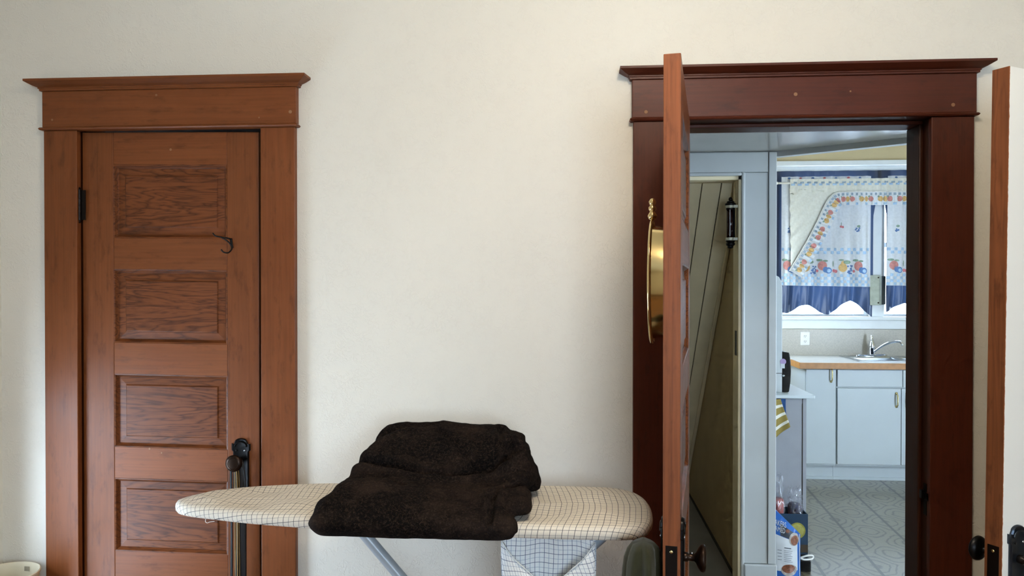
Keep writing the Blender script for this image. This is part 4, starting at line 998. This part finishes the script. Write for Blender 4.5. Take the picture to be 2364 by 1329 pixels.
def clear_bag(name, label, c, r, col, seed):
    o3 = Vector(c); r_ = tag(empty(name, c), label, 'bag')
    if 'clear_film' not in bpy.data.materials:
        t = NT('clear_film'); tr = t.n('ShaderNodeBsdfTransparent'); gl = t.n('ShaderNodeBsdfGlossy'); gl.inputs['Roughness'].default_value = .12; df = t.n('ShaderNodeBsdfDiffuse'); df.inputs[0].default_value = (.45, .48, .55, 1)
        m1 = t.n('ShaderNodeMixShader'); m1.inputs[0].default_value = .35; t.ln(df.outputs[0], m1.inputs[1]); t.ln(gl.outputs[0], m1.inputs[2])
        m2 = t.n('ShaderNodeMixShader'); m2.inputs[0].default_value = .24; t.ln(tr.outputs[0], m2.inputs[1]); t.ln(m1.outputs[0], m2.inputs[2]); t.ln(m2.outputs[0], t.out.inputs[0])
    film = bpy.data.materials['clear_film']; rx, ry, h_ = r; rr = []; rc = []
    for j in range(17):
        v = j / 16; k_ = (.75 + .35 * math.sin(math.pi * min(1, v * 1.5))) if v < .62 else (1.02 - (v - .62) * 1.1)
        if v > .86: k_ *= 1.25
        ring = []; ring2 = []
        for q in range(30):
            a = 2 * math.pi * q / 30; w_ = noise.noise(Vector((math.cos(a) * 2.2 + seed, math.sin(a) * 2.2, v * 6))) * .34 + noise.noise(Vector((math.cos(a) * 6 + seed, math.sin(a) * 6, v * 11))) * .16
            ring.append((rx * (k_ + w_) * math.cos(a), ry * (k_ + w_) * math.sin(a), h_ * v + w_ * .10 * v))
            ring2.append((rx * .88 * (k_ + w_ * .5) * math.cos(a), ry * .88 * (k_ + w_ * .5) * math.sin(a), .006 + h_ * v * .95))
        rr.append(ring)
        if v < .56: rc.append(ring2)
    MB().rings(rr, cap=False).build('film', film, r_, smooth=True)
    MB().rings(rc).build('contents', plain(name + '_contents', col, .6, var=.5, scale=60), r_, smooth=True)
clear_bag('plastic_bag', 'clear plastic bag of red produce beside the painted cabinet', (1.136, 1.862, .21), (.036, .045, .245), 'a02c14', 1)
clear_bag('plastic_bag', 'clear plastic bag of purple produce standing in the dark blue carton', (1.232, 1.862, .215), (.037, .05, .175), '241a34', 5)
# big blue food bag in front
O = Vector((1.10, 1.62, 0)); fb = tag(empty('food_bag', O), 'big blue and white printed food bag standing by closet corner', 'bag')
M['bagblue'] = plain('glossy_bag_blue', '1f5fae', .28, var=.15); M['bagwhite'] = plain('bag_white_print', 'c9ccce', .35, var=.04); M['bagdark'] = plain('bag_dark_print', '333a44', .4, var=.2); M['food'] = plain('bag_food_print', '7e4a30', .4, var=.6, scale=90); M['bagpale'] = plain('bag_pale_print', 'a8a29c', .4, var=.4, scale=70)
def bagf(x, z, back=False):
    """front surface of the slumped bag"""
    u = (x - 1.01) / .178; b = .05 * math.sin(math.pi * max(0, min(1, u))) ** .6 * (1 - max(0, z - .2) * 2.2) + .004 * noise.noise(Vector((x * 30, z * 25, 0)))
    return (x - O.x, 1.60 - b + .10 * z * .3 - O.y if not back else 1.625 + b * .9 + .10 * z * .3 - O.y, z - O.z)
def topz(x): return .375 - max(0, (x - 1.03)) * .98
def bs(u, v, back=False, e=0):
    x = 1.0 + .186 * u; return bagf(x, topz(x) * v, back)
m = MB().sheet(lambda u, v: bs(u, v), 30, 30); m.sheet(lambda u, v: bs(u, v, True), 30, 30)
m.sheet(lambda u, v: Vector(bs(1, u)).lerp(Vector(bs(1, u, True)), v), 30, 3); m.sheet(lambda u, v: Vector(bs(0, u)).lerp(Vector(bs(0, u, True)), v), 30, 3); m.sheet(lambda u, v: Vector(bs(u, 0)).lerp(Vector(bs(u, 0, True)), v), 30, 3); m.sheet(lambda u, v: Vector(bs(u, 1)).lerp(Vector(bs(u, 1, True)), v), 30, 3)
m.build('sack', M['bagblue'], fb, auto=50)
def patch(name, mat, fn, nu=14, nv=14, lift=.0015):
    m = MB().sheet(lambda u, v: Vector(bagf(*fn(u, v))) + Vector((0, -lift, 0)), nu, nv); return m.build(name, mat, fb, smooth=True)
patch('white_panel', M['bagwhite'], lambda u, v: (1.012 + .152 * u, .045 + v * (.200 - .055 * u)), lift=.0016)
patch('dark_picture', M['bagdark'], lambda u, v: (1.075 + .095 * u, .225 - .036 * u + v * (.060 - .028 * u)), lift=.0018)
def disc(cx, cz, rx, rz): return lambda u, v: (cx + rx * v * math.cos(2 * math.pi * u), cz + rz * v * math.sin(2 * math.pi * u))
patch('bowl_picture', M['bagpale'], disc(1.145, .205, .028, .034), 20, 4, .0024); patch('food_picture', M['food'], disc(1.147, .200, .021, .026), 20, 4, .003); patch('food_picture', M['food'], disc(1.112, .248, .010, .010), 16, 3, .003)
patch('bowl_picture', M['bagpale'], disc(1.118, .050, .042, .030), 20, 4, .0026); patch('food_picture', M['food'], disc(1.114, .058, .034, .022), 20, 4, .0032)
patch('side_stripe', M['bagwhite'], lambda u, v: (1.1755 + .004 * u, .0 + v * .225), 2, 20, .002)
for k in range(4): patch('print_line', M['bagdark'], lambda u, v, k=k: (1.060 + .020 * u, .150 - k * .016 + v * .0022), 4, 1, .0024)
for k in range(7): patch('print_line', M['bagdark'], lambda u, v, k=k: (1.090 + (.045 - .004 * (k % 3)) * u, .150 - k * .009 - .006 * u + v * .0018), 6, 1, .0024)
patch('print_line', M['bagdark'], lambda u, v: (1.092 + .036 * u, .163 - .006 * u + v * .0045), 6, 1, .0024)
def lettering(txt, size, x, z, tilt):
    cu = bpy.data.curves.new('lettering', 'FONT'); cu.body = txt; cu.size = size; cu.extrude = .0003
    tmp = bpy.data.objects.new('lettering_tmp', cu); COL.objects.link(tmp)
    dg = bpy.context.evaluated_depsgraph_get(); me = bpy.data.meshes.new_from_object(tmp.evaluated_get(dg)); bpy.data.objects.remove(tmp)
    for v_ in me.vertices:
        lx, lz = v_.co.x * .52, v_.co.y; px = x + lx * math.cos(tilt) - lz * math.sin(tilt) * .3; pz = z + lz + lx * math.sin(tilt)
        q = Vector(bagf(px, pz)); v_.co = q + Vector((0, -.0028 - v_.co.z, 0))
    me.materials.clear(); me.materials.append(M['bagwhite']); o = bpy.data.objects.new('lettering', me); COL.objects.link(o); o.parent = fb
lettering('AKERS', .038, 1.049, .278, R(-14)); lettering('AMED', .036, 1.049, .248, R(-14))
# white handled pan lid poking out behind the bag
O = Vector((1.235, 1.70, 0)); ph = tag(empty('carrier', O), 'black carrier with a white loop handle behind the blue bag', 'carrier')
MB().rings([[(x, y, z) for x, y in ((-.06, -.03), (.028, -.03), (.036, .05), (-.06, .05))] for z in (.0, .055)] + [[(x * .9, y * .9, .068) for x, y in ((-.06, -.03), (.028, -.03), (.036, .05), (-.06, .05))]]).build('body', bpy.data.materials['gloss_black_plastic'], ph, bevel=.004)
MB().tube([tuple(p) for p in catmull([(-.03, -.028, .072), (.0, -.033, .086), (.03, -.030, .088), (.040, -.022, .078), (.028, -.028, .068), (-.01, -.032, .066), (-.03, -.028, .072)], 6)], .005, 10).build('loop_handle', M['whitepaint'], ph, smooth=True)

# ------------------------------------------------------------------ labels of the setting
SL = {'wall_front': 'cream textured plaster wall holding the closed door and the kitchen doorway', 'wall_left': 'cream plaster side wall at the far left corner', 'wall_right': 'cream plaster side wall behind the white door', 'wall_rear': 'cream plaster wall behind the viewer',
      'ceiling': 'white painted ceiling of the main room', 'floor': 'narrow oak board floor of the main room', 'wall_lobby': 'cream walls of the lobby behind the white door', 'baseboard_front': 'stained wood baseboard under the ironing board wall',
      'window_1': 'low white sash window in the left side wall', 'window_2': 'white sash window in the wall behind the viewer', 'window_3': 'white kitchen window with wide mullion above the sink', 'window_4': 'small white kitchen window left of the worktop', 'window_5': 'small white window in the right kitchen wall',
      'floor_kitchen': 'grey embossed vinyl floor of hall and kitchen', 'floor_closet': 'grey painted floor inside the hall closet', 'wall_closet': 'grey-white painted wall with the closet opening', 'wall_hall': 'grey-white painted end wall of the hall', 'ceiling_hall': 'low glossy grey-white soffit over the hall',
      'wall_soffit_fascia': 'tan painted face above the slanting soffit edge', 'trim_5': 'grey-white strip along the slanting soffit edge', 'wall_kitchen': 'tan painted kitchen wall around the curtained window', 'wall_kitchen_right': 'tan painted kitchen wall out of view to the right', 'wall_kitchen_left': 'tan painted kitchen wall behind the closet', 'wall_kitchen_near': 'tan painted kitchen wall above the doorway',
      'ceiling_kitchen': 'white painted kitchen ceiling', 'trim_3': 'grey-white boards framing the hall closet opening', 'wall_closet_inside': 'brownish cream inner walls of the hall closet', 'ceiling_closet': 'sloping cream plank soffit inside the hall closet', 'trim_4': 'dark line along the foot of the closet side wall',
      'trim_1': 'orange-brown wood casing with cornice around the closed door', 'trim_2': 'dark red-brown wood casing with cornice around the kitchen doorway'}
for o in bpy.data.objects:
    if o.name in SL: o['label'] = SL[o.name]
    if o.name.startswith('plastic_bag') and o.parent is None: o['group'] = 'clear plastic produce bags by the cabinet'
